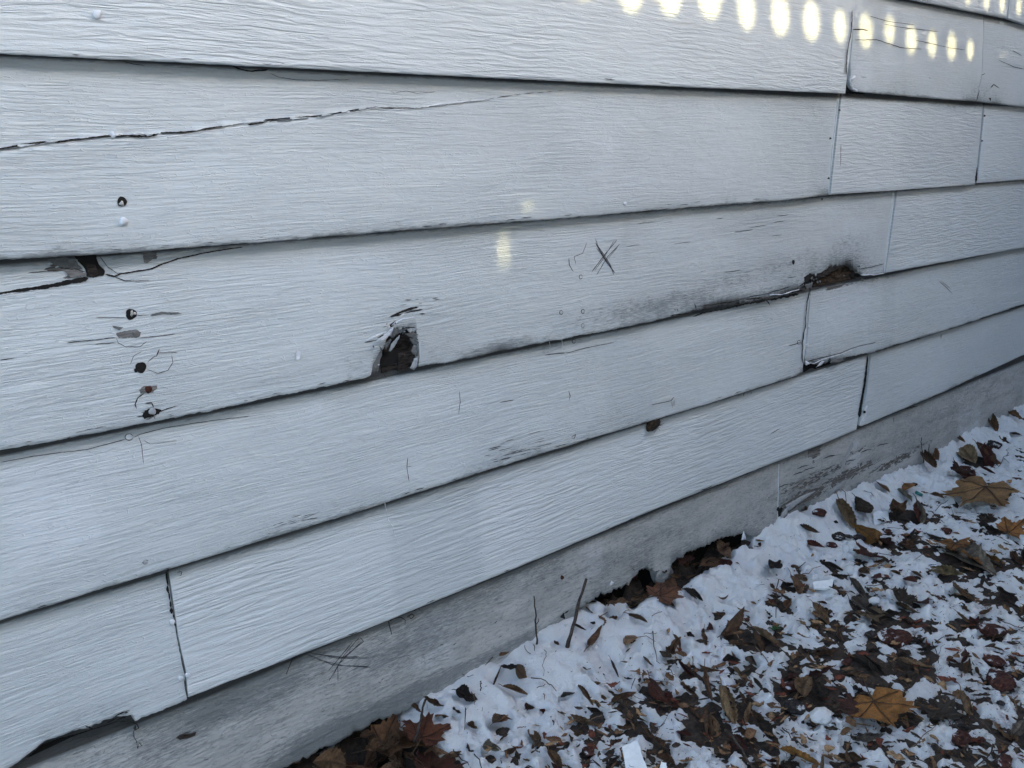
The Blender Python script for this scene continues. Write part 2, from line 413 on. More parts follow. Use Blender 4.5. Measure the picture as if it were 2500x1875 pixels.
b_b1 = board('smooth white board split by a long diagonal crack', 'B', XL, [(2049, 234), (2038, 330), (2022, 476)], [(-400, 655), (0, 633), (250, 619), (500, 600), (700, 586), (900, 568), (1028, 558), (1280, 539), (1500, 521), (1700, 504), (1900, 489), (2019, 476)], M_WOOD, .003, 50, .0008, .0006, seed=8)
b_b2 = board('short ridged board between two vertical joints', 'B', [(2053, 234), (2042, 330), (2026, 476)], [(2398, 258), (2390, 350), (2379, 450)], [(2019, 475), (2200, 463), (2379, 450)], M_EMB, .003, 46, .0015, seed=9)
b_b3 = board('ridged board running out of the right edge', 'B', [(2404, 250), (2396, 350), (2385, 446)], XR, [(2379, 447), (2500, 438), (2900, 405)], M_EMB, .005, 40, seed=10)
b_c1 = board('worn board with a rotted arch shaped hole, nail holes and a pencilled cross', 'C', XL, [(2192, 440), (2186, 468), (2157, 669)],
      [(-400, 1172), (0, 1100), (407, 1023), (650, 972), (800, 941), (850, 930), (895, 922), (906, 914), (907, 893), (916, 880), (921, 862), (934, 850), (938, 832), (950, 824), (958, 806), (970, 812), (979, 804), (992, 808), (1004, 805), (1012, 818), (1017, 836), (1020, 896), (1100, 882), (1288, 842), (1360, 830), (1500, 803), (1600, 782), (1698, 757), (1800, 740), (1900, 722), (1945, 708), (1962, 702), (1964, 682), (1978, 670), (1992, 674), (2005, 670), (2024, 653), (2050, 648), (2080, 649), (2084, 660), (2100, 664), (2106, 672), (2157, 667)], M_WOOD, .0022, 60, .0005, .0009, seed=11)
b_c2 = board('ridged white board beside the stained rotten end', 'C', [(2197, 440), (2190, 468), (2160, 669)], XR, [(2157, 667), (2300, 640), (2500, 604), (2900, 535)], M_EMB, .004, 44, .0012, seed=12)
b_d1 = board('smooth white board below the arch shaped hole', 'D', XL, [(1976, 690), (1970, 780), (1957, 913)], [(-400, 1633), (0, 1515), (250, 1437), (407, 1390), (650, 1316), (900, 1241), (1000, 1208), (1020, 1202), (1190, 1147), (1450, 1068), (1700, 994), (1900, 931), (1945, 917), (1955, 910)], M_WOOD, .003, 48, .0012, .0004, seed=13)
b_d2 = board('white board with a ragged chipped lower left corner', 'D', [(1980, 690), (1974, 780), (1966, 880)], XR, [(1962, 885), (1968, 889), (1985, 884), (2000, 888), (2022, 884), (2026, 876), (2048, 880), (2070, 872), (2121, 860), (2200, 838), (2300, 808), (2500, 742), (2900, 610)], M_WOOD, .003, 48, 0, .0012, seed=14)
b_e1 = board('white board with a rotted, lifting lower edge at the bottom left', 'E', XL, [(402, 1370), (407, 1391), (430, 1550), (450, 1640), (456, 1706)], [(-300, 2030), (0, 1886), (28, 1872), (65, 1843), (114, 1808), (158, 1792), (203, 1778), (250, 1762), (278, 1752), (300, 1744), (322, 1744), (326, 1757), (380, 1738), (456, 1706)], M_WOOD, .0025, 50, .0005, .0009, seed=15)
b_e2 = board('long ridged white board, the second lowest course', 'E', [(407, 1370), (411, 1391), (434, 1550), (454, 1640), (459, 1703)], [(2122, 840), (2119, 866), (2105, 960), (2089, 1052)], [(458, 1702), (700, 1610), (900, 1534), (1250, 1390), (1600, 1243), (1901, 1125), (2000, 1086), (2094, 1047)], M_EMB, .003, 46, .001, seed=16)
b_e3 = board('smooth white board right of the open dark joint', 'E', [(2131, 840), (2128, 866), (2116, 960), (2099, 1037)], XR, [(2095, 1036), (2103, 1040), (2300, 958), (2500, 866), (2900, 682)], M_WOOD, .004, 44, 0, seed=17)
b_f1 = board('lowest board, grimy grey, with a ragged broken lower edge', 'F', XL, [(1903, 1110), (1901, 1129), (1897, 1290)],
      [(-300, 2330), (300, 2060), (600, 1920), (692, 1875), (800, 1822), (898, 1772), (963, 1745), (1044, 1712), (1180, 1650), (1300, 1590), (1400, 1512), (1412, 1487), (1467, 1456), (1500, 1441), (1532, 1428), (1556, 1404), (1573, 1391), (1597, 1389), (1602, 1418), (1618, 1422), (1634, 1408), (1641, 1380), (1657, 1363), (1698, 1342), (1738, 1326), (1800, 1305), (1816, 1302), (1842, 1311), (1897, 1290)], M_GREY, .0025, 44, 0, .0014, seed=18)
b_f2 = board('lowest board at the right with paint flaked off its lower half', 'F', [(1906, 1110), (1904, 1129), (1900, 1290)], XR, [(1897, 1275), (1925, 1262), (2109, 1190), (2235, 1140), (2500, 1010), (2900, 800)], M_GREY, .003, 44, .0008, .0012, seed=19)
# courses above the frame, plain
for k in range(8):
    z0 = 1.326+.2*k
    ZC['U%d' % k] = z0; ZTOP['U%d' % k] = z0+.2; ORDER.append('U%d' % k)
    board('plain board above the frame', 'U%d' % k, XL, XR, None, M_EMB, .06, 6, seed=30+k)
    DIRT['U%d' % k] = []; PEEL['U%d' % k] = []
# sheathing behind the boards
def boxv(x0, x1, y0, y1, z0, z1):
    return ([(x0, y0, z0), (x1, y0, z0), (x1, y1, z0), (x0, y1, z0), (x0, y0, z1), (x1, y0, z1), (x1, y1, z1), (x0, y1, z1)],
            [(0, 3, 2, 1), (4, 5, 6, 7), (0, 1, 5, 4), (1, 2, 6, 5), (2, 3, 7, 6), (3, 0, 4, 7)])
mesh_obj('sheathing', *boxv(XL, XR, .034, .10, -.05, 2.93), M_DARK, wall, False)

# ---- ribbons: thin cuts, splits and pencil strokes lying on a board
def ribbon(pts, w0, c, mat, name, parent, jit=.6, seed=0, lift=.0007, w1=None, wv=.5, label=None, stp=3.0):
    lift += PR.get(parent.name, 0)+(.0004 if c == 'B' else 0)
    rnd = random.Random(seed)
    P = [np.array(p, float) for p in pts]
    out = []
    for i in range(len(P)-1):
        n = max(1, int(np.linalg.norm(P[i+1]-P[i])/stp))
        for k in range(n): out.append(P[i]+(P[i+1]-P[i])*k/n)
    out.append(P[-1])
    V = []; F = []; m = len(out)
    if w1 is None: w1 = w0
    off = 0; wn = 1
    for i, p in enumerate(out):
        t = out[min(i+1, m-1)]-out[max(i-1, 0)]; L = np.linalg.norm(t) or 1
        nrm = np.array([-t[1], t[0]])/L
        off = off*.7+rnd.uniform(-jit, jit)*.6
        wn = wn*.6+.4*rnd.uniform(1-wv, 1+wv)
        ww = (w0+(w1-w0)*i/(m-1))*wn*min(1, .15+i*.4, .15+(m-1-i)*.4)/2
        q = p+nrm*off
        V.append(on_board(*(q+nrm*ww), c, lift)); V.append(on_board(*(q-nrm*ww), c, lift))
    for i in range(m-1): F.append((2*i, 2*i+1, 2*i+3, 2*i+2))
    o = mesh_obj(name, V, F, mat, parent, False)
    if label: o['label'] = label
    return o
def poly(pts, c, mat, name, parent, lift=.0007, rag=1.2, seed=0, label=None, curl=0.0):
    """ragged flat patch on a board: fan about the centre, edge roughened"""
    lift += PR.get(parent.name, 0)+(.0004 if c == 'B' else 0)
    rnd = random.Random(seed)
    P = [np.array(p, float) for p in pts]; cen = sum(P)/len(P); out = []
    for i in range(len(P)):
        a, b = P[i], P[(i+1) % len(P)]
        n = max(1, int(np.linalg.norm(b-a)/3.5))
        for k in range(n): out.append(a+(b-a)*k/n+np.array([rnd.uniform(-rag, rag), rnd.uniform(-rag, rag)]))
    V = [on_board(*cen, c, lift)]+[on_board(*(cen+(p-cen)*.55), c, lift+curl*.3) for p in out]+[on_board(*p, c, lift+curl*(.4+.9*rnd.random())) for p in out]
    m = len(out); F = []
    for i in range(m):
        j = (i+1) % m
        F.append((0, 1+i, 1+j)); F.append((1+i, 1+m+i, 1+m+j, 1+j))
    o = mesh_obj(name, V, F, mat, parent, False)
    if label: o['label'] = label
    return o
def T(tile, pts):
    ox, oy, s = {1: (0, 0, .40687), 2: (800, 0, .40687), 3: (1600, 0, .40687), 4: (0, 600, .40687), 5: (800, 600, .40687), 6: (1600, 600, .40687), 7: (0, 1200, .40687), 8: (800, 1200, .40687), 9: (1600, 1200, .40687),
                 'h': (850, 700, .15069), 'l': (0, 600, .28933), 'r': (1880, 620, .18083)}[tile]
    return [(ox+x*s, oy+y*s) for x, y in pts]
# long diagonal split of board b_b1, with its raised paint lip
cr = T(1, [(0, 893), (130, 865), (280, 850), (330, 852), (430, 835), (650, 815)])
ribbon(CRACK_B[:-1], 1.9, 'B', M_CRACK, 'crack', b_b1, seed=91, w1=1.0, jit=.9)
ribbon(T(1, [(-300, 930), (0, 893), (130, 868), (280, 850)]), 4, 'B', M_CRACK, 'crack', b_b1, seed=1)
ribbon(T(1, [(330, 855), (430, 838), (650, 815), (700, 822), (770, 815)]), 3.4, 'B', M_CRACK, 'crack', b_b1, seed=2)
ribbon(T(1, [(765, 814), (850, 818), (945, 808)]), 5.5, 'B', M_CRACK, 'crack', b_b1, seed=3)
ribbon(T(1, [(945, 797), (1130, 792), (1240, 772), (1350, 755)]), 3.6, 'B', M_CRACK, 'crack', b_b1, seed=4)
ribbon(T(1, [(1485, 748), (1590, 733)]), 3.5, 'B', M_CRACK, 'crack', b_b1, seed=5)
ribbon(T(1, [(1580, 722), (1730, 708), (1900, 695), (2050, 675), (2212, 645)]), 3.2, 'B', M_CRACK, 'crack', b_b1, seed=6, w1=2)
ribbon(T(2, [(20, 687), (90, 672), (180, 655), (300, 640)]), 3, 'B', M_CRACK, 'crack', b_b1, seed=7, w1=1.5)
ribbon(T(2, [(310, 647), (400, 652)]), 2, 'B', M_CRACK, 'crack', b_b1, seed=8)
for k, (a, b, y0, y1) in enumerate([(480, 500, 645, 641), (545, 560, 637, 634), (670, 690, 606, 604), (780, 800, 604, 603), (845, 860, 601, 600), (970, 1000, 592, 588), (1015, 1110, 585, 573), (1120, 1160, 570, 566), (1175, 1240, 563, 558), (1255, 1300, 556, 553), (1310, 1350, 552, 549), (1380, 1415, 546, 543)]):
    ribbon(T(2, [(a, y0), (b, y1)]), 2.2, 'B', M_CRACK, 'crack', b_b1, seed=20+k, stp=6)
def lip(pts, c, r, parent, seed=0, name='paint_ridge', mat=None, off=-.0002):
    off += PR.get(parent.name, 0)
    P = [np.array(p, float) for p in pts]; out = []
    rnd = random.Random(seed)
    for i in range(len(P)-1):
        n = max(1, int(np.linalg.norm(P[i+1]-P[i])/6))
        for k in range(n): out.append(P[i]+(P[i+1]-P[i])*k/n+np.array([0, rnd.uniform(-.7, .7)]))
    out.append(P[-1])
    return mesh_obj(name, *tube([on_board(*p, c, off) for p in out], r, r*.7, 6, seed, .5), mat or M_CAULK, parent)
lip(T(1, [(-100, 918), (60, 890), (280, 860), (330, 864), (640, 824)]), 'B', .0005, b_b1, 1)
lip(T(1, [(790, 803), (940, 796)]), 'B', .0008, b_b1, 2)
lip(T(1, [(1000, 826), (1240, 786), (1480, 760), (1560, 742)]), 'B', .0007, b_b1, 3)
lip(T(2, [(60, 690), (160, 672), (270, 650), (400, 660), (500, 655), (600, 640), (700, 618), (960, 600)]), 'B', .0010, b_b1, 4)
ribbon(T(1, [(1380, 385), (1430, 412), (1500, 427), (1610, 420)]), 3.5, 'B', M_CRACK, 'crack', b_b1, seed=40)
ribbon(T(1, [(1620, 440), (1680, 465), (1780, 480), (1900, 482), (2100, 478)]), 1.1, 'B', M_CRACK, 'crack', b_b1, seed=41)
ribbon(T(2, [(375, 545), (400, 558), (470, 545), (540, 560), (650, 550)]), 1.1, 'B', M_CRACK, 'crack', b_b1, seed=42)
ribbon(T(1, [(740, 370), (800, 385), (870, 393)]), 1.3, 'B', M_CRACK, 'crack', b_b1, seed=43)

# upper left corner of b_c1: the broken knot
poly(T('l', [(620, 75), (800, 60), (830, 150), (890, 215), (870, 250), (800, 268), (735, 262), (715, 190), (660, 130)]), 'C', M_DARK, 'rot_hole_and_shade', b_c1, seed=50, label='black hole where a knot has broken out')
poly(T('l', [(720, 140), (800, 160), (835, 230), (790, 262), (750, 250)]), 'C', M_ROT, 'rotten_wood', b_c1, .0014, seed=51)
ribbon(T('l', [(-150, 440), (0, 402), (180, 375), (400, 345), (560, 310), (620, 300), (745, 275)]), 4, 'C', M_DARK, 'crack', b_c1, seed=52, w1=12)
ribbon(T('l', [(890, 240), (965, 258), (1020, 235), (1180, 212), (1280, 195), (1380, 150), (1500, 110), (1700, 65), (1900, 30), (2050, 12)]), 4.2, 'C', M_CRACK, 'crack', b_c1, seed=53, w1=2.5)
ribbon(T('l', [(965, 260), (1050, 295), (1150, 298), (1270, 290)]), 2.4, 'C', M_CRACK, 'crack', b_c1, seed=54, w1=1)
ribbon(T('l', [(840, 90), (880, 140), (910, 180), (1000, 240)]), 1.6, 'C', M_CRACK, 'crack', b_c1, seed=55)
ribbon(T('l', [(500, 185), (620, 190), (720, 225)]), 3, 'C', M_CRACK, 'crack', b_c1, seed=56)
ribbon(T('l', [(240, 228), (380, 215), (490, 210)]), 1.6, 'C', M_CRACK, 'crack', b_c1, seed=57)
poly(T('l', [(400, 115), (560, 95), (640, 130), (700, 200), (640, 195), (510, 180), (440, 150)]), 'C', M_FLAKEB, 'bare_patch', b_c1, .0010, seed=58, label='grey patch of bare wood')
poly(T('l', [(520, 195), (640, 200), (730, 235), (720, 255), (600, 270), (560, 230)]), 'C', M_GREYWOOD, 'bare_patch', b_c1, .0012, seed=59, label='splintered grey wood')
poly(T('l', [(1205, 50), (1325, 50), (1290, 110), (1240, 150), (1215, 140)]), 'C', M_GREYWOOD, 'bare_patch', b_c1, .0010, seed=60)
lip(T('l', [(0, 415), (300, 372), (560, 325)]), 'C', .0009, b_c1, 61)
lip(T('l', [(1030, 228), (1270, 192), (1480, 106)]), 'C', .0008, b_c1, 62)

# nail holes and nail heads
def disc(px, py, rpx, c, mat, name, parent, lift=.0006, dome=0.0, seed=0, rag=.08, asp=1.0):
    lift += PR.get(parent.name, 0)+(.0004 if c == 'B' else 0)
    rnd = random.Random(seed); ph = rnd.random()*6
    V = [on_board(px, py, c, lift+dome)]; n = 20
    for rr, dd in ((.5, .85), (.85, .55), (1.0, 0.0)):
        for k in range(n):
            a = 2*math.pi*k/n; q = rpx*rr*(1+rag*math.sin(3*a+ph)+rag*.6*rnd.uniform(-1, 1))
            V.append(on_board(px+q*math.cos(a), py+q*asp*math.sin(a), c, lift+dome*dd))
    F = [(0, 1+k, 1+(k+1) % n) for k in range(n)]
    for r in range(2):
        for k in range(n): F.append((1+r*n+k, 1+(r+1)*n+k, 1+(r+1)*n+(k+1) % n, 1+r*n+(k+1) % n))
    return mesh_obj(name, V, F, mat, parent)
disc(298, 492, 12, 'B', M_DARK, 'nail_hole', b_b1, seed=1)
disc(297, 497, 5.5, 'B', M_STEEL, 'screw_head', b_b1, .0009, .0006, seed=2, rag=.25)['label'] = 'bright screw glinting in its hole'
disc(302, 541, 11, 'B', M_NAIL, 'nail_head', b_b1, -.0006, .0036, 3)
disc(277, 329, 10, 'B', M_NAIL, 'nail_head', b_b1, -.0002, .0014, 4)
disc(237, 36, 12, 'A', M_NAIL, 'nail_head', b_a1, .001, .0020, 5)
disc(1526, 498, 5, 'B', M_NAIL, 'nail_head', b_b1, -.0002, .0014, 6)
disc(320, 767, 13.5, 'C', M_DARK, 'nail_hole', b_c1, seed=7)
disc(324, 765, 6, 'C', M_STEEL, 'screw_head', b_c1, .0008, .0004, 8, .5)
disc(332, 814, 9, 'C', M_GREYWOOD, 'nail_head', b_c1, .0010, .0008, 9)
disc(344, 897, 13.5, 'C', M_DARK, 'nail_hole', b_c1, seed=10, rag=.06)
disc(332, 904, 5, 'C', M_DARK, 'nail_hole', b_c1, seed=11)
disc(363, 951, 9, 'C', M_RUST, 'nail_head', b_c1, .0009, .0006, 12)['label'] = 'rusty red nail head'
poly(T('l', [(1175, 1215), (1215, 1185), (1320, 1175), (1330, 1200), (1290, 1235), (1190, 1248)]), 'C', M_GREYWOOD, 'bare_patch', b_c1, .0006, seed=13)
poly(T('l', [(1195, 1435), (1225, 1390), (1290, 1365), (1360, 1385), (1340, 1420), (1290, 1440), (1220, 1462)]), 'C', M_DARK, 'bare_patch', b_c1, .0006, seed=14)
disc(372, 1004, 9, 'C', M_FLAKE, 'nail_head', b_c1, .0009, .0010, 15)
ribbon(T('l', [(1150, 1438), (1200, 1440), (1215, 1455)]), 2.5, 'C', M_CRACK, 'crack', b_c1, seed=16)
ribbon(T('l', [(1220, 1328), (1280, 1325), (1300, 1365)]), 3, 'C', M_CRACK, 'crack', b_c1, seed=17)
ribbon(T('l', [(1340, 1405), (1410, 1375), (1500, 1350)]), 3, 'C', M_CRACK, 'crack', b_c1, seed=18, w1=1)
ribbon(T('l', [(1300, 1440), (1310, 1465)]), 3, 'C', M_CRACK, 'crack', b_c1, seed=19)
ribbon(T('l', [(810, 607), (930, 607), (1060, 606)]), 1.5, 'C', M_CRACK, 'crack', b_c1, seed=20)
ribbon(T('l', [(1150, 590), (1260, 585)]), 1.5, 'C', M_CRACK, 'crack', b_c1, seed=21)
poly(T('l', [(1260, 585), (1350, 558), (1500, 562), (1540, 570), (1470, 580), (1330, 580), (1280, 595)]), 'C', M_FLAKEB, 'bare_patch', b_c1, .0006, seed=22, rag=.6)
poly(T('l', [(975, 738), (1090, 715), (1150, 705), (1190, 735), (1175, 775), (1000, 775)]), 'C', M_GREYWOOD, 'bare_patch', b_c1, .0006, seed=23)
poly(T('l', [(945, 672), (1040, 688), (1010, 712), (960, 695)]), 'C', M_FLAKEB, 'bare_patch', b_c1, .0006, seed=24, rag=.6)
for k, (pts, wd) in enumerate([([(980, 775), (1000, 820), (1060, 855), (1180, 850), (1240, 805)], 1.0), ([(1100, 1000), (1130, 930), (1200, 890)], .8), ([(1240, 985), (1300, 935), (1330, 925)], 1.1), ([(1240, 1042), (1330, 1077), (1420, 1050), (1460, 985), (1450, 920)], 1.0), ([(1330, 905), (1430, 897), (1500, 900)], 1.0), ([(1320, 935), (1345, 870)], 1.8), ([(1215, 1245), (1165, 1280), (1140, 1340), (1155, 1378)], 2.0), ([(560, 820), (760, 800), (980, 772)], 1.3), ([(800, 832), (980, 818)], 1.2), ([(1180, 775), (1330, 765), (1480, 742)], 1.2), ([(0, 965), (130, 945)], 1.3)]):
    ribbon(T('l', pts), wd*1.4, 'C', M_CRACK, 'crack', b_c1, seed=70+k)
# vertical flake on C
poly(T(4, [(1775, 640), (1790, 615), (1805, 625), (1800, 680), (1775, 685)]), 'C', M_CAULK, 'paint_flake', b_c1, .0008, .4, 90, curl=.0012)
# pencilled cross, loops
for k, (pts, wd) in enumerate([([(1607, 1455), (1665, 1560), (1725, 1640)], 2.0), ([(1625, 1480), (1690, 1580), (1718, 1652)], 1.5), ([(1612, 1490), (1660, 1545), (1700, 1610)], 1.2), ([(1735, 1442), (1660, 1530), (1585, 1632)], 1.5), ([(1755, 1462), (1680, 1540), (1612, 1652)], 1.4), ([(1718, 1445), (1650, 1560), (1600, 1625)], 1.0), ([(1742, 1480), (1665, 1572)], 1.0), ([(1605, 1430), (1640, 1520), (1668, 1560)], .9),
     ([(1555, 1455), (1530, 1520), (1480, 1540), (1490, 1590)], 1.0), ([(1447, 1545), (1450, 1590), (1475, 1632)], 1.6)]):
    ribbon(T(2, pts), wd, 'C', M_PENCIL, 'pencil_mark', b_c1, seed=100+k, jit=.25)
def ring(px, py, rx, ry, c, wd, parent, seed=0, name='nail_head', mat=None):
    pts = [(px+rx*math.cos(a), py+ry*math.sin(a)) for a in np.linspace(0, 2*math.pi, 13)]
    return ribbon(pts, wd, c, mat or M_CRACK, name, parent, jit=.25, seed=seed)
for k, (x, y, c, p) in enumerate([(1418, 676, 'C', b_c1), (1370, 763, 'C', b_c1), (1423, 760, 'C', b_c1), (1423, 795, 'C', b_c1), (1401, 833, 'D', b_d1)]):
    ring(x, y, 4, 5, c, 1.3, p, 120+k, 'crack')
disc(1937, 640, 3.4, 'C', M_DARK, 'nail_hole', b_c1, seed=30, asp=1.7)
# black slits and flakes round the arch shaped hole
for k, (pts, wd, w1) in enumerate([([(670, 490), (780, 445), (880, 400), (1000, 360), (1140, 328)], 4, 4.5), ([(690, 492), (840, 455), (890, 430)], 6, 3), ([(900, 430), (1060, 395), (1205, 365)], 1.6, 3.0), ([(1155, 440), (1255, 438)], 3, 2), ([(635, 660), (700, 610), (770, 545)], 3, 2), ([(640, 655), (740, 630)], 5, 3), ([(565, 655), (635, 635)], 2, 1.5), ([(260, 905), (400, 878), (480, 855)], 2, 2.4), ([(470, 835), (560, 790), (620, 770)], 3.4, 2),
      ([(920, 215), (1040, 210)], 1.5, 1.5), ([(1085, 205), (1145, 200)], 2, 2), ([(835, 300), (880, 295), (950, 285)], 1.8, 1), ([(1140, 270), (1200, 267)], 1.8, 1.5), ([(1365, 190), (1455, 180)], 2.2, 1.6), ([(1395, 212), (1500, 200)], 1.6, 1.2), ([(880, 690), (950, 655), (1020, 660), (1110, 665)], 1.6, 1), ([(1030, 445), (1055, 470)], 3, 2), ([(240, 750), (310, 748)], 1.4, 1), ([(535, 542), (580, 540)], 1.3, 1), ([(1140, 900), (1145, 1160), (1130, 1300)], 1.2, 1.2)]):
    ribbon(T('h', pts), wd*1.15, 'C', M_CRACK, 'crack', b_c1, seed=130+k, jit=.35, w1=w1*1.15)
for k, (pts) in enumerate([[(700, 500), (850, 470), (930, 430), (1100, 395)], [(720, 610), (800, 560), (900, 520), (1070, 490)], [(280, 880), (450, 800), (620, 725)], [(1155, 890), (1160, 1150)], [(640, 760), (740, 660)]]):
    lip(T('h', pts), 'C', .0011, b_c1, 150+k)
# wood mass inside the arch: a rough plug set back in the cavity
def plug(pts, c, y0, depth, mat, name, parent, seed, label=None, n=26):
    """rough chunk filling a pixel outline, front at about y0"""
    P = np.array([on_y(px, py, y0) for px, py in pts]); x0, x1 = P[:, 0].min(), P[:, 0].max(); z0, z1 = P[:, 2].min(), P[:, 2].max()
    V = np.zeros((n, n, 3))
    for i in range(n):
        for j in range(n):
            X = x0+(x1-x0)*j/(n-1); Z = z0+(z1-z0)*i/(n-1)
            Y = y0+depth*(fbm(np.array(X*70.), np.array(Z*200.), seed, 3)+.6*abs(vn(np.array(X*160), np.array(Z*60), seed+3)))
            e = min(i, j, n-1-i, n-1-j)
            V[i, j] = (X, float(Y)+(.006 if e == 0 else 0), Z)
    o, _ = grid_mesh(name, V, mat, parent)
    if label: o['label'] = label
    return o
plug(T('h', [(520, 640), (1150, 640), (1150, 1290), (520, 1290)]), 'C', .0115, .005, M_ROT, 'rotten_wood', b_c1, 5, 'dark rotten wood inside the arch shaped hole', 34)
plug(T('h', [(830, 1080), (1100, 1080), (1100, 1330), (830, 1330)]), 'C', .005, .005, M_ROT, 'rotten_wood', b_c1, 6)
mesh_obj('rot_cavity', *boxv(*[f(on_y(*T('h', [(500, 1000)])[0], .008)[0], on_y(*T('h', [(840, 1000)])[0], .008)[0]) for f in (min, max)], .0085, .012, on_y(*T('h', [(600, 1275)])[0], .008)[2], on_y(*T('h', [(600, 1060)])[0], .008)[2]), M_DARK, b_c1, False)
def flake(pts, y, mat, name, parent, seed, curl=.004, tilt=0.0, label=None):
    rnd = random.Random(seed)
    P = [np.array(p, float) for p in pts]; cen = sum(P)/len(P); out = []
    for i in range(len(P)):
        a, b = P[i], P[(i+1) % len(P)]; n = max(1, int(np.linalg.norm(b-a)/2.5))
        for k in range(n): out.append(a+(b-a)*k/n+np.array([rnd.uniform(-.6, .6), rnd.uniform(-.6, .6)]))
    L = max(np.linalg.norm(p-cen) for p in P)
    V = [on_y(*cen, y)]
    for s in (.5, 1.0):
        for p in out:
            q = cen+(p-cen)*s
            yy = y-curl*s*s*(abs(p[0]-cen[0])/L)+tilt*(q[1]-cen[1])/L
            V.append(on_y(*q, yy))
    m = len(out); F = [(0, 1+i, 1+(i+1) % m) for i in range(m)]+[(1+i, 1+m+i, 1+m+(i+1) % m, 1+(i+1) % m) for i in range(m)]
    o = mesh_obj(name, V, F, mat, parent)
    md = o.modifiers.new('thick', 'SOLIDIFY'); md.thickness = .0006
    if label: o['label'] = label
    return o
flake(T('h', [(350, 1290), (440, 1180), (490, 1000), (500, 950), (545, 1000), (550, 1110), (510, 1190), (500, 1290), (470, 1400), (380, 1440), (355, 1400)]), .003, M_FLAKEB, 'paint_flake', b_c1, 1, .003)
flake(T('h', [(690, 820), (740, 660), (800, 690), (940, 690), (880, 730), (780, 770), (730, 830)]), .004, M_FLAKEB, 'paint_flake', b_c1, 2)
flake(T('h', [(570, 950), (690, 840), (700, 880), (610, 1020)]), .002, M_FLAKEB, 'paint_flake', b_c1, 3)
flake(T('h', [(660, 1040), (700, 920), (830, 780), (830, 830), (760, 950), (685, 1050)]), .003, M_FLAKE, 'paint_flake', b_c1, 4)
flake(T('h', [(910, 760), (1040, 740), (1145, 780), (1095, 800), (1140, 870), (1010, 820)]), .003, M_FLAKEB, 'paint_flake', b_c1, 5)
flake(T('h', [(990, 830), (1080, 840), (1145, 900), (1110, 960), (1030, 920)]), .002, M_FLAKEB, 'paint_flake', b_c1, 6)
flake(T('h', [(1040, 970), (1110, 960), (1135, 1130), (1060, 1100), (1020, 1040)]), .002, M_FLAKEB, 'paint_flake', b_c1, 7)
flake(T('h', [(1070, 1150), (1130, 1170), (1110, 1300), (1060, 1350), (1000, 1320), (1040, 1240)]), .0, M_FLAKE, 'paint_flake', b_c1, 8)
flake(T('h', [(480, 870), (560, 800), (690, 690), (740, 650), (690, 760), (610, 850), (540, 890)]), -.001, M_CAULK, 'paint_flake', b_c1, 9)
flake(T('h', [(940, 690), (1020, 670), (1110, 680), (1060, 720), (1000, 745)]), .001, M_FLAKE, 'paint_flake', b_c1, 10)
for k, (pts, wd) in enumerate([([(580, 1290), (610, 1340), (650, 1365)], 2), ([(565, 1400), (600, 1450), (620, 1480)], 1.6), ([(600, 1400), (640, 1375)], 1.5)]):
    ribbon(T('h', pts), wd, 'D', M_CRACK, 'crack', b_d1, seed=160+k)
# rot at the right end of b_c1
plug(T('r', [(600, 140), (1130, 140), (1130, 345), (600, 345)]), 'C', .0100, .0045, M_BROWNROT, 'rotten_wood', b_c1, 9, 'brown crumbling rot at the board end', 34)
plug(T('r', [(1100, 220), (1240, 230), (1240, 310), (1100, 310)]), 'C', .0085, .003, M_ROT, 'rotten_wood', b_c1, 10, None, 14)
poly(T('r', [(455, 315), (540, 258), (610, 300), (700, 310), (590, 345), (470, 380)]), 'C', M_DARK, 'rot_hole_and_shade', b_c1, .0008, .8, 11)
for k, (pts, wd) in enumerate([([(385, 440), (460, 400), (455, 370)], 2.4), ([(575, 350), (580, 430)], 2.4), ([(460, 370), (480, 470), (575, 460)], 2.6), ([(1200, 205), (1400, 170), (1540, 130)], 1.6), ([(1000, 110), (1120, 75)], 1.2)]):
    ribbon(T('r', pts), wd, 'C', M_CRACK, 'crack', b_c1, seed=170+k, jit=.8)
lip(T('r', [(1235, 285), (1400, 282), (1530, 262)]), 'C', .0013, b_c1, 176, off=.0005)
lip(T('r', [(0, 552), (180, 545), (300, 500), (390, 480)]), 'C', .0012, b_c1, 177, off=.0005)
flake(T('r', [(465, 420), (580, 375), (560, 460), (490, 480)]), .0, M_FLAKEB, 'paint_flake', b_c1, 12)
ribbon([(1690, 771), (1745, 758), (1800, 746), (1880, 732), (1950, 716)], 1.8, 'C', M_DARK, 'crack', b_c1, seed=178, jit=2.2, w1=6, wv=.9)
ribbon([(1700, 748), (1760, 742), (1850, 722), (1930, 700)], 1.4, 'C', M_CRACK, 'crack', b_c1, seed=179, jit=1.6)
poly(T('r', [(560, 270), (650, 285), (720, 230), (800, 180), (900, 165), (950, 150), (1000, 170), (900, 200), (800, 260), (700, 320), (600, 340)]), 'C', M_ROT, 'rotten_wood', b_c1, .0002, 1.5, 611)
_q = random.Random(31)
for k in range(26):      # little lifted chips of paint round both rotted places
    if k < 16:
        a_ = _q.uniform(2.6, 6.4); cx_, cy_ = 965+58*math.cos(a_)*_q.uniform(.8, 1.25), 862+62*math.sin(a_)*_q.uniform(.8, 1.25)
        if cy_ > 900: continue
    else: cx_, cy_ = _q.uniform(1960, 2110), _q.uniform(640, 690)
    w_ = _q.uniform(3, 8); h_ = _q.uniform(1.5, 4)
    flake([(cx_, cy_), (cx_+w_*.6, cy_-h_*1.2), (cx_+w_, cy_-h_*.2), (cx_+w_*.5, cy_+h_)], -.001, _q.choice([M_CAULK, M_FLAKEB, M_FLAKE, M_GREYWOOD]), 'paint_flake', b_c1, 620+k, _q.uniform(.001, .004))
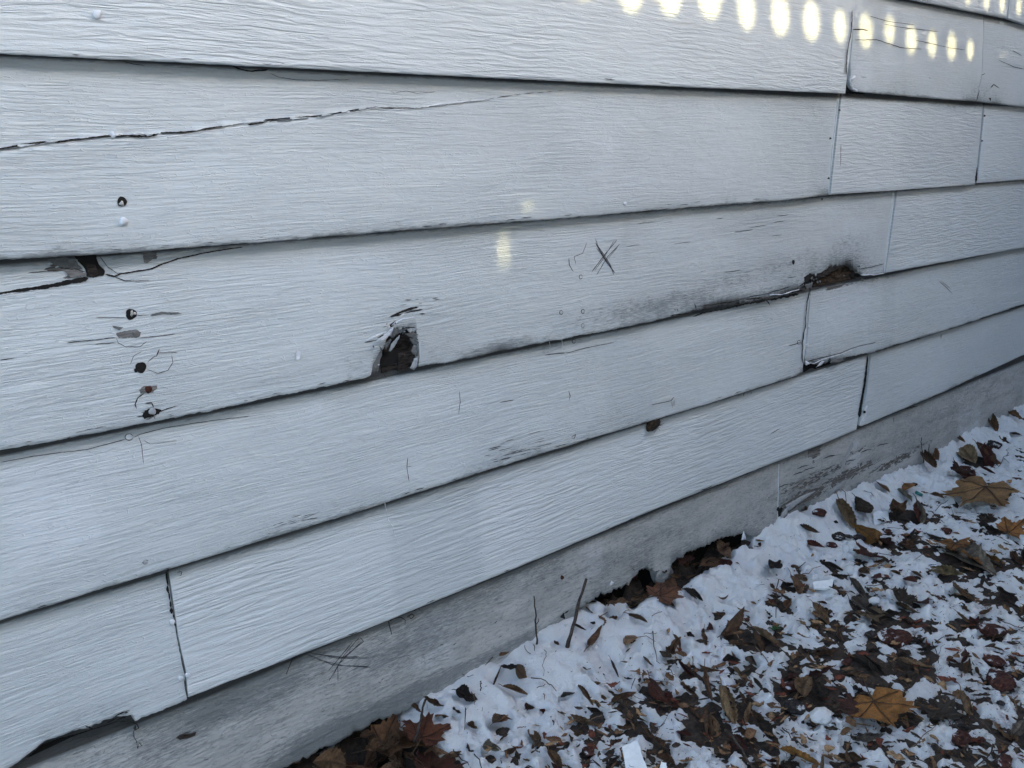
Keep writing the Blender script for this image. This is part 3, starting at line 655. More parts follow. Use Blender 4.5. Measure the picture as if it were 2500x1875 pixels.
# ragged lower edge of c1, dark splinters
for k, (x0, y0, x1, y1) in enumerate([(90, 420, 210, 405), (235, 345, 245, 385), (380, 345, 460, 340), (540, 325, 640, 310), (690, 300, 780, 290), (660, 320, 690, 355), (800, 285, 890, 265)]):
    ribbon(T(6, [(x0, y0), (x1, y1)]), 3.2, 'C', M_CRACK, 'crack', b_c1, seed=180+k, jit=1.2)
# grain cracks on c1's right half and d1
rnd = random.Random(5)
for k in range(12):
    x = rnd.uniform(1500, 1930); y = 660+(x-1500)*-.07+rnd.uniform(-110, 70)
    if y > 790-(x-1500)*.19: continue
    L = rnd.uniform(12, 50)
    ribbon([(x, y), (x+L*.5, y-L*.06+rnd.uniform(-1, 1)), (x+L, y-L*.13)], rnd.uniform(.8, 1.5), 'C', M_CRACK, 'crack', b_c1, seed=200+k, jit=.5)
for k in range(26):
    x = rnd.uniform(1180, 1310); y = 1118-(x-1180)*.30+rnd.uniform(-32, 20)
    L = rnd.uniform(10, 40)
    ribbon([(x, y), (x+L, y-L*.24)], rnd.uniform(.8, 1.4), 'D', M_CRACK, 'crack', b_d1, seed=240+k, jit=.4)
for k in range(14):
    x = rnd.uniform(660, 760); y = 1288-(x-660)*.27+rnd.uniform(-14, 8); L = rnd.uniform(8, 26)
    ribbon([(x, y), (x+L, y-L*.28)], 1.3, 'D', M_CRACK, 'crack', b_d1, seed=270+k, jit=.4)
for k, pts in enumerate([[(790, 870), (795, 940), (785, 1010)], [(1030, 940), (1120, 925)], [(480, 1270), (475, 1330), (490, 1420)], [(475, 1325), (505, 1322)], [(1460, 1150), (1490, 1130), (1480, 1155), (1460, 1155)], [(1300, 655), (1450, 640), (1560, 610), (1720, 580)], [(1940, 955), (2060, 930), (2080, 905)], [(2065, 930), (2068, 975)], [(2078, 925), (2078, 965)], [(1445, 870), (1455, 900), (1448, 930)]]):
    ribbon(T(5, pts), 1.4, 'D', M_CRACK, 'crack', b_d1, seed=290+k, jit=.4)
for k, pts in enumerate([[(810, 600), (870, 580), (880, 590)], [(750, 1095), (690, 1130)], [(690, 435), (705, 445)]]):
    ribbon(T(6, pts), 1.6, 'D', M_CRACK, 'crack', b_d1, seed=310+k)
# cracks of d1 left: long hairline under course C
ribbon(T(4, [(0, 1300), (200, 1262), (520, 1222), (755, 1160)]), 1.4, 'D', M_CRACK, 'crack', b_d1, seed=320)
ribbon(T(4, [(800, 1150), (840, 1130), (1000, 1090), (1200, 1060), (1500, 1020)]), 1.3, 'D', M_CRACK, 'crack', b_d1, seed=321)
ribbon(T(4, [(830, 1140), (850, 1200), (862, 1310)]), 1.2, 'D', M_CRACK, 'crack', b_d1, seed=322)
ribbon(T(4, [(860, 1165), (900, 1190), (1060, 1170)]), 1.0, 'D', M_CRACK, 'crack', b_d1, seed=323)
disc(T(4, [(775, 1148)])[0][0], T(4, [(775, 1148)])[0][1], 9, 'D', M_NAIL, 'nail_head', b_d1, 0, .001, 31)
ring(*T(4, [(775, 1148)])[0], 10, 8, 'D', 1.4, b_d1, 324, 'crack')
# d2: crack and chipped corner
ribbon(T('r', [(500, 1450), (700, 1400), (950, 1340), (1090, 1280), (1200, 1245), (1440, 1190)]), 1.6, 'D', M_CRACK, 'crack', b_d2, seed=330, w1=1)
lip(T('r', [(480, 1475), (600, 1475), (700, 1425), (960, 1350), (1100, 1300)]), 'D', .0011, b_d2, 331)
for k, (pts, mt) in enumerate([([(800, 1470), (840, 1430), (950, 1400), (1010, 1440), (900, 1470)], M_GREYWOOD), ([(620, 1530), (700, 1440), (735, 1450), (690, 1500)], M_CAULK), ([(1290, 1345), (1350, 1310), (1430, 1295), (1410, 1325)], M_FLAKE)]):
    flake(T('r', pts), .001, mt, 'paint_flake', b_d2, 20+k, .003)
poly(T('r', [(440, 1480), (470, 1450), (520, 1510), (600, 1490), (700, 1500), (830, 1445), (820, 1480), (700, 1530), (600, 1550), (520, 1530), (450, 1600)]), 'E', M_DARK, 'rot_hole_and_shade', b_e2, .0008, 1, 333)
ribbon(T(3, [(1115, 860), (1110, 1000)]), 1, 'B', M_CRACK, 'crack', b_b2, seed=334)
# fine craze and cracks on the A boards at right
for k, (pts, wd) in enumerate([([(1180, 178), (1240, 176), (1280, 186)], 3), ([(1190, 240), (1330, 238), (1470, 285), (1600, 295)], 1.4), ([(1280, 95), (1400, 130), (1560, 150)], 1.0), ([(1370, 145), (1480, 165), (1700, 190)], 1.0), ([(1560, 240), (1650, 260), (1780, 290), (1860, 300)], 1.1), ([(1230, 460), (1270, 465)], 1.2), ([(1640, 465), (1655, 470)], 2.0), ([(2140, 300), (2200, 335)], 1.2), ([(2060, 360), (2150, 400), (2212, 415)], 1.3), ([(1955, 452), (1980, 440)], 2.4)]):
    ribbon(T(3, pts), wd, 'A', M_CRACK, 'crack', b_a2, seed=340+k, jit=.5)
ribbon(T(3, [(2010, 530), (2030, 508), (2065, 532)]), 2.2, 'A', M_CRACK, 'crack', b_a3, seed=352)
ribbon(T(3, [(1945, 540), (1930, 600)]), 1.5, 'A', M_CRACK, 'crack', b_a3, seed=353)
poly(T(3, [(2000, 590), (2015, 585), (2012, 608)]), 'A', M_CRACK, 'bare_patch', b_a3, .0007, .3, 354)
poly(T(3, [(1140, 455), (1175, 450), (1172, 490), (1185, 545), (1260, 565), (1140, 560)]), 'B', M_DARK, 'rot_hole_and_shade', b_b2, .0035, .8, 355)
# vertical joints: caulk beads and open cracks
def bead(pts, c, r, parent, seed, label=None):
    o = lip(pts, c, r, parent, seed, 'caulk_bead')
    if label: o['label'] = label
    return o
bead(T(3, [(1095, 600), (1078, 760), (1060, 900), (1050, 1050), (1040, 1165)]), 'B', .0011, b_b2, 1)
bead(T(3, [(1975, 650), (1960, 800), (1945, 960), (1935, 1090)]), 'B', .0016, b_b3, 2)
ribbon(T(3, [(1932, 1000), (1922, 1095)]), 3.4, 'B', M_CRACK, 'crack', b_b2, seed=360, w1=5)
for k, (x, y) in enumerate([(1105, 660), (1050, 830), (1040, 1070), (1975, 695), (1960, 845), (1000, 1195)]):
    disc(*T(3, [(x, y)])[0], 2.6, 'B', M_DARK, 'nail_hole', b_b2, .0012, seed=k, rag=.3)
bead(T(3, [(1430, 1160), (1410, 1320), (1395, 1480), (1372, 1640)]), 'C', .0010, b_c2, 3)
bead(T(3, [(1358, 1390), (1362, 1640)]), 'C', .0006, b_c1, 4)
bead(T(3, [(1190, 0), (1185, 130), (1180, 170), (1165, 330), (1152, 430)]), 'A', .0016, b_a2, 5)
bead(T(3, [(1195, 460), (1172, 480), (1180, 530), (1210, 545)]), 'A', .0026, b_a2, 6)
ribbon(T(3, [(1182, 60), (1178, 175), (1150, 320), (1145, 450)]), 2.2, 'A', M_CRACK, 'crack', b_a1, seed=361, lift=.0022)
bead(T('r', [(530, 560), (510, 700), (495, 850), (490, 1000), (480, 1200), (450, 1430)]), 'D', .0015, b_d2, 7)
bead(T('r', [(470, 1100), (450, 1250), (440, 1420)]), 'D', .0012, b_d1, 8)
for k, (x, y, r_) in enumerate([(500, 1230, 4), (490, 1250, 3), (525, 985, 3.4), (500, 640, 3), (500, 1475, 5)]):
    disc(*T('r', [(x, y)])[0], r_, 'D', M_CAULK, 'caulk_lump', b_d2, 0, .0025, k, .25)
ribbon(T('r', [(525, 500), (520, 580), (500, 640), (490, 740), (485, 830), (475, 900), (480, 960), (460, 1050), (440, 1180), (435, 1300), (440, 1480)]), 2.2, 'D', M_CRACK, 'crack', b_d1, seed=362, lift=.0018, jit=1)
ribbon(T('r', [(240, 1240), (340, 1222), (370, 1205)]), 1.4, 'D', M_CRACK, 'crack', b_d1, seed=363)
ring(*T('r', [(390, 1192)])[0], 4, 5, 'D', 1.2, b_d1, 364, 'crack')
# open joint of course E right
ribbon(T(6, [(1275, 655), (1266, 740), (1255, 830), (1243, 900), (1232, 960), (1222, 1030)]), 3.6, 'E', M_DARK, 'crack', b_e2, seed=365, lift=.0016, w1=6.5, jit=.5)
bead(T(6, [(1280, 660), (1262, 800), (1240, 920), (1235, 1000)]), 'E', .0013, b_e3, 9)
bead(T(6, [(1268, 960), (1255, 1040), (1235, 1065)]), 'E', .0022, b_e3, 10)
disc(*T(6, [(1255, 998)])[0], 3.4, 'E', M_DARK, 'nail_hole', b_e3, .0022, seed=3)
# joint of course E left: dotted open crack
for k, (pts, wd) in enumerate([([(997, 478), (1000, 520), (1008, 570)], 4), ([(1003, 565), (1010, 610)], 6), ([(1012, 600), (1022, 660)], 4), ([(1020, 650), (1026, 700)], 5), ([(1026, 695), (1032, 735)], 9), ([(1036, 735), (1048, 765)], 4), ([(1048, 785), (1054, 815)], 5), ([(1057, 828), (1062, 855)], 3.5), ([(1065, 875), (1068, 895)], 3), ([(1070, 905), (1074, 930)], 3), ([(1076, 938), (1080, 965)], 3), ([(1083, 985), (1100, 1060), (1110, 1100)], 1.6), ([(1105, 1125), (1112, 1180), (1125, 1240)], 2.4)]):
    ribbon(T(7, pts), wd, 'E', M_DARK, 'crack', b_e1, seed=370+k, jit=.6, lift=.0016)
disc(*T(7, [(1033, 785)])[0], 8, 'E', M_NAIL, 'nail_head', b_e1, 0.0006, .0012, 40)
disc(*T(7, [(1085, 1122)])[0], 7, 'E', M_NAIL, 'nail_head', b_e1, 0.0006, .0012, 41)
disc(*T(7, [(1127, 1104)])[0], 7, 'E', M_NAIL, 'nail_head', b_e2, 0.0006, .0012, 42)
disc(*T(7, [(872, 425)])[0], 6, 'D', M_FLAKE, 'nail_head', b_d1, .0006, .001, 43)
ribbon(T(7, [(850, 432), (875, 412), (892, 415)]), 3, 'D', M_CRACK, 'crack', b_d1, seed=390)
ribbon(T(7, [(1060, 485), (1090, 482), (1085, 505), (1070, 508)]), 1.6, 'E', M_CRACK, 'crack', b_e2, seed=391)
# rotted edge of e1
for k, (pts, wd) in enumerate([([(510, 1405), (560, 1425), (530, 1430)], 3), ([(690, 1350), (740, 1325), (770, 1325)], 2.5), ([(700, 1368), (760, 1350)], 2.5), ([(640, 1390), (700, 1360)], 2), ([(780, 1310), (700, 1345)], 1.4), ([(870, 1190), (890, 1185)], 2)]):
    ribbon(T(7, pts), wd*1.2, 'E', M_CRACK, 'crack', b_e1, seed=392+k, jit=1)
poly(T(7, [(160, 1600), (250, 1520), (350, 1482), (480, 1450), (640, 1400), (720, 1372), (650, 1398), (560, 1424), (400, 1472), (260, 1535)]), 'F', M_DARK, 'rot_hole_and_shade', b_f1, .0008, .8, 398, 'dark patch painting the shade under the lifted board edge')  # dark strip painted as the shade under the lifted edge
# lowest boards
poly(T(7, [(1055, 1480), (1080, 1460), (1130, 1455), (1180, 1442), (1170, 1465), (1130, 1480), (1080, 1490)]), 'F', M_ROT, 'rot_hole_and_shade', b_f1, .0008, .6, 399, 'brown chip hole in the lowest board')
disc(*T(7, [(1115, 1467)])[0], 5, 'F', M_BROWNROT, 'rotten_wood', b_f1, .001, .001, 44, .3)
disc(*T(8, [(1407, 516)])[0], 4.5, 'F', M_RUST, 'nail_hole', b_f1, seed=45, asp=1.2)
disc(*T(8, [(1412, 748)])[0], 5, 'F', M_DARK, 'nail_hole', b_f1, seed=46, rag=.25, asp=1.4)
ribbon(T(8, [(1418, 735), (1445, 710)]), 4, 'F', M_CRACK, 'crack', b_f1, seed=400, jit=1.5)
for k, pts in enumerate([[(195, 868), (100, 980), (5, 1140)], [(210, 895), (70, 1030), (30, 1110)], [(150, 900), (60, 1010), (0, 1080)], [(-120, 965), (60, 1000), (250, 998)], [(-60, 1010), (100, 1045), (252, 1050)], [(-130, 975), (30, 1040), (250, 1055)], [(-70, 975), (90, 995), (190, 990)], [(60, 1040), (62, 1145)], [(190, 870), (215, 900), (90, 1000)]]):
    ribbon(T(8, pts), 1.5, 'F', M_PENCIL, 'pencil_mark', b_f1, seed=410+k, jit=.3)
rnd = random.Random(11)
for k in range(60):      # short pits and scuffs on the grimy board
    x = rnd.uniform(450, 1650); y = 1850-(x-450)*.42+rnd.uniform(-85, 30); L = rnd.uniform(3, 10)
    ribbon([(x, y), (x+L, y-L*rnd.uniform(-.6, .9))], rnd.uniform(.9, 2.0), 'F', M_CRACK, 'crack', b_f1, seed=430+k, jit=.8, stp=2.5)
for k, (x, y) in enumerate([(1900, 1190), (1960, 1150), (1945, 1145), (2010, 1120), (2100, 1105), (2060, 1130), (2140, 1090), (1935, 1160), (2210, 1000)]):
    ribbon([(x, y), (x+14, y-6), (x+30, y-9)], 1.8, 'F', M_CRACK, 'crack', b_f2, seed=500+k, jit=1)
LAPS = {'A': (b_a1, [(0, 129), (900, 173), (2062, 227)]), 'B': (b_b1, [(0, 633), (900, 568), (2019, 476)]), 'C': (b_c1, [(0, 1100), (800, 941), (895, 922)]), 'D': (b_d1, [(0, 1515), (900, 1241), (1958, 913)]), 'E': (b_e2, [(458, 1704), (900, 1534), (2094, 1047)])}
for c_, (bd, pl) in LAPS.items():
    for k in range(16 if c_ in 'BCD' else 9):
        x = rnd.uniform(pl[0][0]+8, pl[-1][0]-30); y = np.interp(x, [q[0] for q in pl], [q[1] for q in pl])-rnd.uniform(2, 9)
        sl_ = (np.interp(x+5, [q[0] for q in pl], [q[1] for q in pl])-np.interp(x, [q[0] for q in pl], [q[1] for q in pl]))/5
        L = rnd.uniform(6, 30)
        ribbon([(x, y), (x+L*.5, y+sl_*L*.5+rnd.uniform(-1, 1)), (x+L, y+sl_*L)], rnd.uniform(.9, 2.2), c_, M_CRACK, 'crack', bd, seed=700+k, jit=.8)
# light scratches through the paint at the far right
for k in range(46):
    x = rnd.uniform(2270, 2440); y = 1018-(x-2270)*.42+rnd.gauss(0, 16); L = rnd.uniform(4, 12); a = rnd.uniform(-.2, 1.8)
    ribbon([(x, y), (x+L*math.cos(a), y-L*math.sin(a))], 1.3, 'F', M_CAULK, 'scratch', b_f2, seed=520+k, jit=.5, stp=3)
# pale smear and dark triangle
ribbon(T(6, [(1185, 1180), (1110, 1360)]), 9, 'F', M_FLAKE, 'paint_smear', b_f2, seed=580, jit=.2, wv=.1, w1=5)
poly(T(6, [(915, 1225), (1010, 1190), (950, 1260), (915, 1272)]), 'F', M_GREYWOOD, 'bare_patch', b_f2, .0008, .5, 581, 'dark triangular patch of bare wood')
# joint between f1 and f2
bead(T(6, [(742, 1310), (738, 1480), (733, 1640)]), 'F', .0009, b_f2, 11)
disc(*T(6, [(745, 1590)])[0], 6, 'F', M_DARK, 'rot_hole_and_shade', b_f2, .001, seed=50, rag=.3, asp=1.8)
# strokes on d2, light ones elsewhere
ribbon(T(6, [(1700, 210), (1750, 255), (1783, 290)]), 1.3, 'D', M_PENCIL, 'pencil_mark', b_d2, seed=590, jit=.3)
ribbon(T(6, [(1712, 208), (1775, 262)]), 1.0, 'D', M_PENCIL, 'pencil_mark', b_d2, seed=591, jit=.3)
for k, (a, b, c_, d_) in enumerate([(535, 875, 530, 905), (573, 868, 575, 892)]):
    ribbon(T(6, [(a, b), (c_, d_)]), 2, 'E', M_CRACK, 'crack', b_e2, seed=593+k)
ribbon(T(6, [(1716, 530), (1712, 560)]), 2.5, 'E', M_CRACK, 'crack', b_e3, seed=596)
ribbon(T(6, [(1425, 1030), (1432, 1056)]), 1.8, 'F', M_CRACK, 'crack', b_f2, seed=597)

# ------------------------------------------------------------------ small things hanging on the wall
def tendril(pts, c, r, label, group=None, mat=None, name='vine_tendril', cat='tendril', out=.004, seed=0):
    rnd = random.Random(seed); P = [np.array(p, float) for p in pts]; S = []
    for i in range(len(P)-1):
        for k in range(3):
            S.append(P[i]+(P[i+1]-P[i])*k/3)
    S.append(P[-1])
    W = [on_board(*p, c, .0015+out*abs(math.sin(i*.9+seed))) for i, p in enumerate(S)]
    o = mesh_obj(name, *tube(W, r, r*.6, 5, seed, .4), mat or M_TENDRIL)
    return tag(o, label, cat, group)
tendril(T(7, [(720, 1385), (760, 1378), (800, 1385), (825, 1400), (832, 1420), (815, 1432), (803, 1418), (812, 1405), (815, 1425), (800, 1440), (805, 1475), (820, 1500), (826, 1540)]), 'F', .0007, 'curly dark dry vine tendril dangling from the rotted board edge at the lower left', seed=1)
tendril(T(7, [(826, 1540), (835, 1505), (850, 1525)]), 'F', .0005, 'tiny hooked tip lying at the end of the curly tendril', seed=2)
tendril(T(8, [(365, 780), (372, 810), (385, 858)]), 'F', .0009, 'short dark twin stem hanging under the board left of centre', seed=3)
tendril(T(8, [(375, 775), (400, 760), (440, 755), (465, 770), (465, 800)]), 'F', .0008, 'dark curved rootlet arching just under the second lowest board', seed=4)
tendril(T(8, [(480, 750), (505, 735), (520, 745), (500, 765), (490, 750)]), 'F', .0008, 'small knotted dark rootlet right of the arching rootlet', seed=5)
tendril(T(8, [(520, 715), (540, 700), (555, 712)]), 'F', .0006, 'tiny hooked rootlet topmost of the rootlets under the board', seed=6)
tendril(T(7, [(1785, 990), (1755, 1003), (1740, 1040), (1718, 1095)]), 'F', .0009, 'bent black twig hanging below the board above the crossed pencil scratches', seed=7)
tendril(T(8, [(343, 68), (350, 110), (365, 175), (390, 210), (400, 255), (415, 290), (430, 320)]), 'E', .0006, 'long white silk thread hanging on the ridged board', None, M_SILK, 'spider_thread', 'thread', .002, 8)
tendril(T(5, [(1405, 565), (1412, 610), (1430, 660), (1432, 690), (1446, 728)]), 'D', .0005, 'white silk thread hanging right of the arch shaped hole', None, M_SILK, 'spider_thread', 'thread', .002, 9)
tendril(T(5, [(1330, 575), (1335, 600), (1328, 640)]), 'D', .0006, 'short pale thread hanging left of the longer white thread', None, M_SILK, 'spider_thread', 'thread', .002, 10)
# little fibrous nest under the edge of course D
def nest():
    root = tag(empty('insect_nest'), 'brown fuzzy insect nest clinging under the board edge right of centre', 'nest')
    c = on_board(*T(5, [(1955, 1070)])[0], 'E', .006)
    root.location = c
    bm = bmesh.new(); bmesh.ops.create_icosphere(bm, subdivisions=4, radius=1)
    for v in bm.verts:
        k = 1+.5*float(fbm(np.array(v.co.x*2.2+5), np.array(v.co.z*2.2+v.co.y), 8, 3))
        v.co = Vector((v.co.x*.016*k, v.co.y*.008*k, v.co.z*.012*k + v.co.x*.004))
    me = bpy.data.meshes.new('nest_body'); bm.to_mesh(me); bm.free(); me.materials.append(M_BROWNROT)
    b = bpy.data.objects.new('nest_body', me); C.objects.link(b); b.parent = root
    rnd = random.Random(3); parts = []
    for k in range(90):
        a = rnd.uniform(0, 6.28); p = Vector((math.cos(a)*.012*rnd.random(), -.007*rnd.random()-.002, math.sin(a)*.010*rnd.random()))
        d = Vector((rnd.gauss(0, 1), rnd.gauss(0, .6), rnd.gauss(0, 1))).normalized()*rnd.uniform(.004, .010)
        parts.append(tube([p, p+d*.5+Vector((0, -.001, 0)), p+d], .00035, .0002, 4, k))
    mesh_obj('fibre', *merge(parts), M_TENDRIL, root)
nest()

# ------------------------------------------------------------------ ground: soil sheet and snow sheet
LINE = np.array([[.40, .044], [.698, .043], [.758, .050], [.868, .052], [.975, .060], [1.014, .066], [1.09, .060], [1.4, .060], [1.632, .050], [1.744, .060], [2.081, .046], [2.358, .030], [2.623, .046], [2.941, .050], [4.0, .05]])
PITS = [(560, 1960, .16, .05), (640, 1930, .15, .06), (700, 1915, .13, .07), (800, 1875, .11, .07), (880, 1835, .07, .06), (1000, 1900, .05, .03), (1470, 1475, .035, .04), (1530, 1450, .05, .045), (1600, 1430, .05, .05), (1660, 1395, .05, .05), (1720, 1365, .045, .045), (1780, 1335, .04, .04)]
PITW = [(on_ground(px, py, .02), r, d) for px, py, r, d in PITS]
GX0, GX1, GY0, GY1, GS = .25, 3.75, -1.25, .03, .0038
gx = np.arange(GX0, GX1, GS); gy = np.arange(GY0, GY1, GS)
GXX, GYY = np.meshgrid(gx, gy)
soil = .004+.010*fbm(GXX*9, GYY*9, 3, 4)+.004*fbm(GXX*60, GYY*60, 4, 3)
# thickness of snow: a deep smooth bank along the wall, thin and broken away from it
bank = np.interp(GXX, LINE[:, 0], LINE[:, 1])-.006
dw = np.clip(-GYY, 0, 9)
width = .085+.05*fbm(GXX*5, GXX*0, 12, 3)+.03*fbm(GXX*22, GXX*0, 14, 2)
width = width*np.interp(GXX, [0, 1.15, 1.5, 4], [1.15, 1.05, .62, .55])
bw = 1/(1+np.exp((dw-width)/.018))
broken = np.interp(GXX, [0, 1.1, 1.5, 4], [.35, .5, 1.6, 1.8])
base = .0135-.0050*np.clip((GXX-1.0)/2, 0, 1)
n1 = fbm(GXX*17, GYY*20, 21, 4); n2 = fbm(GXX*48, GYY*52, 22, 3); n3 = fbm(GXX*140, GYY*140, 23, 3)
right = np.clip((dw-.25)/.35, 0, 1)*np.clip((GXX-.9)/.5, 0, 1)
thin = base+np.interp(GXX, [0, 1.15, 1.6, 4], [.0034, .0026, .0010, .0010])+.0080*n1+.016*n2+.0085*n3
streak = fbm(GXX*60+GYY*40, GYY*120-GXX*30, 31, 3)
thin = thin-.002*right+.006*streak*right
bankh = bank+.010*fbm(GXX*14, GYY*14, 25, 3)+(.006*n2+.004*n3)*broken-.10*np.clip(dw-.02, 0, 1)**1.3*1.4
snow = thin*(1-bw)+np.maximum(bankh, thin)*bw
pitmask = np.zeros(GXX.shape)
for p, r, d in PITW:
    pitmask = np.maximum(pitmask, np.exp(-(((GXX-p[0])/(r*1.2))**2+((GYY-p[1])/(r*1.2))**2)**1.6))
    g = np.exp(-(((GXX-p[0])/r)**2+((GYY-p[1])/r)**2)**1.6)
    snow = snow-g*(.024+d*.8); soil = soil-g*.008
soil = soil+pitmask*.045*np.exp(-((GYY-.034)/.022)**2)*(1+1.2*fbm(GXX*40, GYY*40, 9, 3))
MELT = []        # filled by the leaves and stones: x, y, radius, depth
def ground_z(x, y):
    i = int(np.clip((y-GY0)/GS, 0, len(gy)-1)); j = int(np.clip((x-GX0)/GS, 0, len(gx)-1))
    return float(max(snow[i, j], soil[i, j]))

M = N('wet_soil')
v1 = M.noise(M.tc, (120, 120, 120), 5, .7); v2 = M.noise(M.tc, (30, 30, 30), 3, .6)
colr = M.mix(M.rng(v1, .35, .7), (.008, .006, .0045), (.052, .034, .022))
colr = M.mix(M.rng(v2, .5, .7, 0, .6), colr, (.034, .015, .009))
M.bump(v1, .004); M_SOIL = M.done(colr, .75, .4)
M = N('snow')
s1 = M.noise(M.tc, (420, 420, 420), 4, .7); s2 = M.noise(M.tc, (38, 38, 38), 4, .65); s3 = M.noise(M.tc, (160, 160, 160), 3, .6)
dirty = M.attr('dirty')
spk = M.rng(M.math('ADD', M.math('MULTIPLY', s1, .5), M.math('MULTIPLY', s2, .5)), M.math('SUBTRACT', .645, M.math('MULTIPLY', dirty, .13)), M.math('SUBTRACT', .71, M.math('MULTIPLY', dirty, .12)))
cs = M.mix(M.math('MULTIPLY', spk, .8), (.72, .728, .735), (.06, .05, .042))
cs = M.mix(M.math('MULTIPLY', dirty, M.rng(s2, .4, .75, 0, .30)), cs, (.33, .29, .26))
M.bump(M.math('ADD', M.math('MULTIPLY', s3, .9), M.math('MULTIPLY', s1, .9)), .0060)
M.b.inputs['Subsurface Weight'].default_value = .35
M.b.inputs['Subsurface Radius'].default_value = (.008, .009, .012); M.b.inputs['Subsurface Scale'].default_value = 1.0
M_SNOW = M.done(cs, .6, .25)
mesh_far, _ = (None, None)

# ------------------------------------------------------------------ leaf materials (colour comes from the object)
def leafmat(name, vein=.5):
    n = N(name)
    oi = n.new('ShaderNodeObjectInfo').outputs['Color']
    a = n.noise(n.tc, (9, 9, 9), 4, .7, .6); b = n.noise(n.tc, (3, 3, 3), 2, .5); r = n.noise(n.tc, (40, 40, 40), 3, .6)
    f = n.math('MULTIPLY', n.rng(a, .25, .75, .55, 1.35), n.rng(b, .3, .7, .75, 1.25))
    c = n.scalecol(oi, f)
    blot = n.rng(r, .60, .68)
    c = n.mix(n.math('MULTIPLY', blot, .6), c, (.020, .012, .008))
    vn_ = n.attr('vein')
    c = n.mix(n.math('MULTIPLY', n.rng(vn_, .35, .9), vein), c, (.05, .022, .010))
    n.bump(n.math('ADD', n.math('MULTIPLY', a, .5), n.math('ADD', r, n.math('MULTIPLY', vn_, -1.0))), .02)
    n.b.inputs['Subsurface Weight'].default_value = 0
    return n.done(c, n.rng(a, .3, .7, .45, .75), .35)
M_LEAF = leafmat('dry_leaf'); M_MAPLE = leafmat('maple_leaf', .75)
M_STEM = simple('leaf_stem', (.07, .04, .022), .7, (60, 60, 60), .4)
M_TWIG = simple('dark_twig_bark', (.045, .034, .028), .85, (160, 160, 160), .6, .001)
M_TWIG2 = simple('pale_twig_bark', (.15, .10, .065), .85, (160, 160, 160), .4, .001)
def stonemat(name, col):
    n = N(name); a = n.noise(n.tc, (130, 130, 130), 5, .7); b = n.noise(n.tc, (60, 60, 60), 4, .7)
    g = n.new('ShaderNodeNewGeometry').outputs['Normal']; sp = n.new('ShaderNodeSeparateXYZ'); n.put(sp.inputs[0], g)
    c = n.scalecol(n.mix(0.0, col, col), n.rng(a, .3, .7, .35, 1.7))
    sn = n.math('MULTIPLY', n.rng(b, .56, .62), n.rng(sp.outputs[2], .45, .8))
    c = n.mix(n.math('MULTIPLY', sn, .85), c, (.62, .63, .65)); n.bump(n.math('ADD', a, b), .006); return n.done(c, .92, .25)
M_ROCK = stonemat('red_lava_stone', (.055, .021, .016))
M_ROCKD = stonemat('dark_stone', (.034, .028, .026))

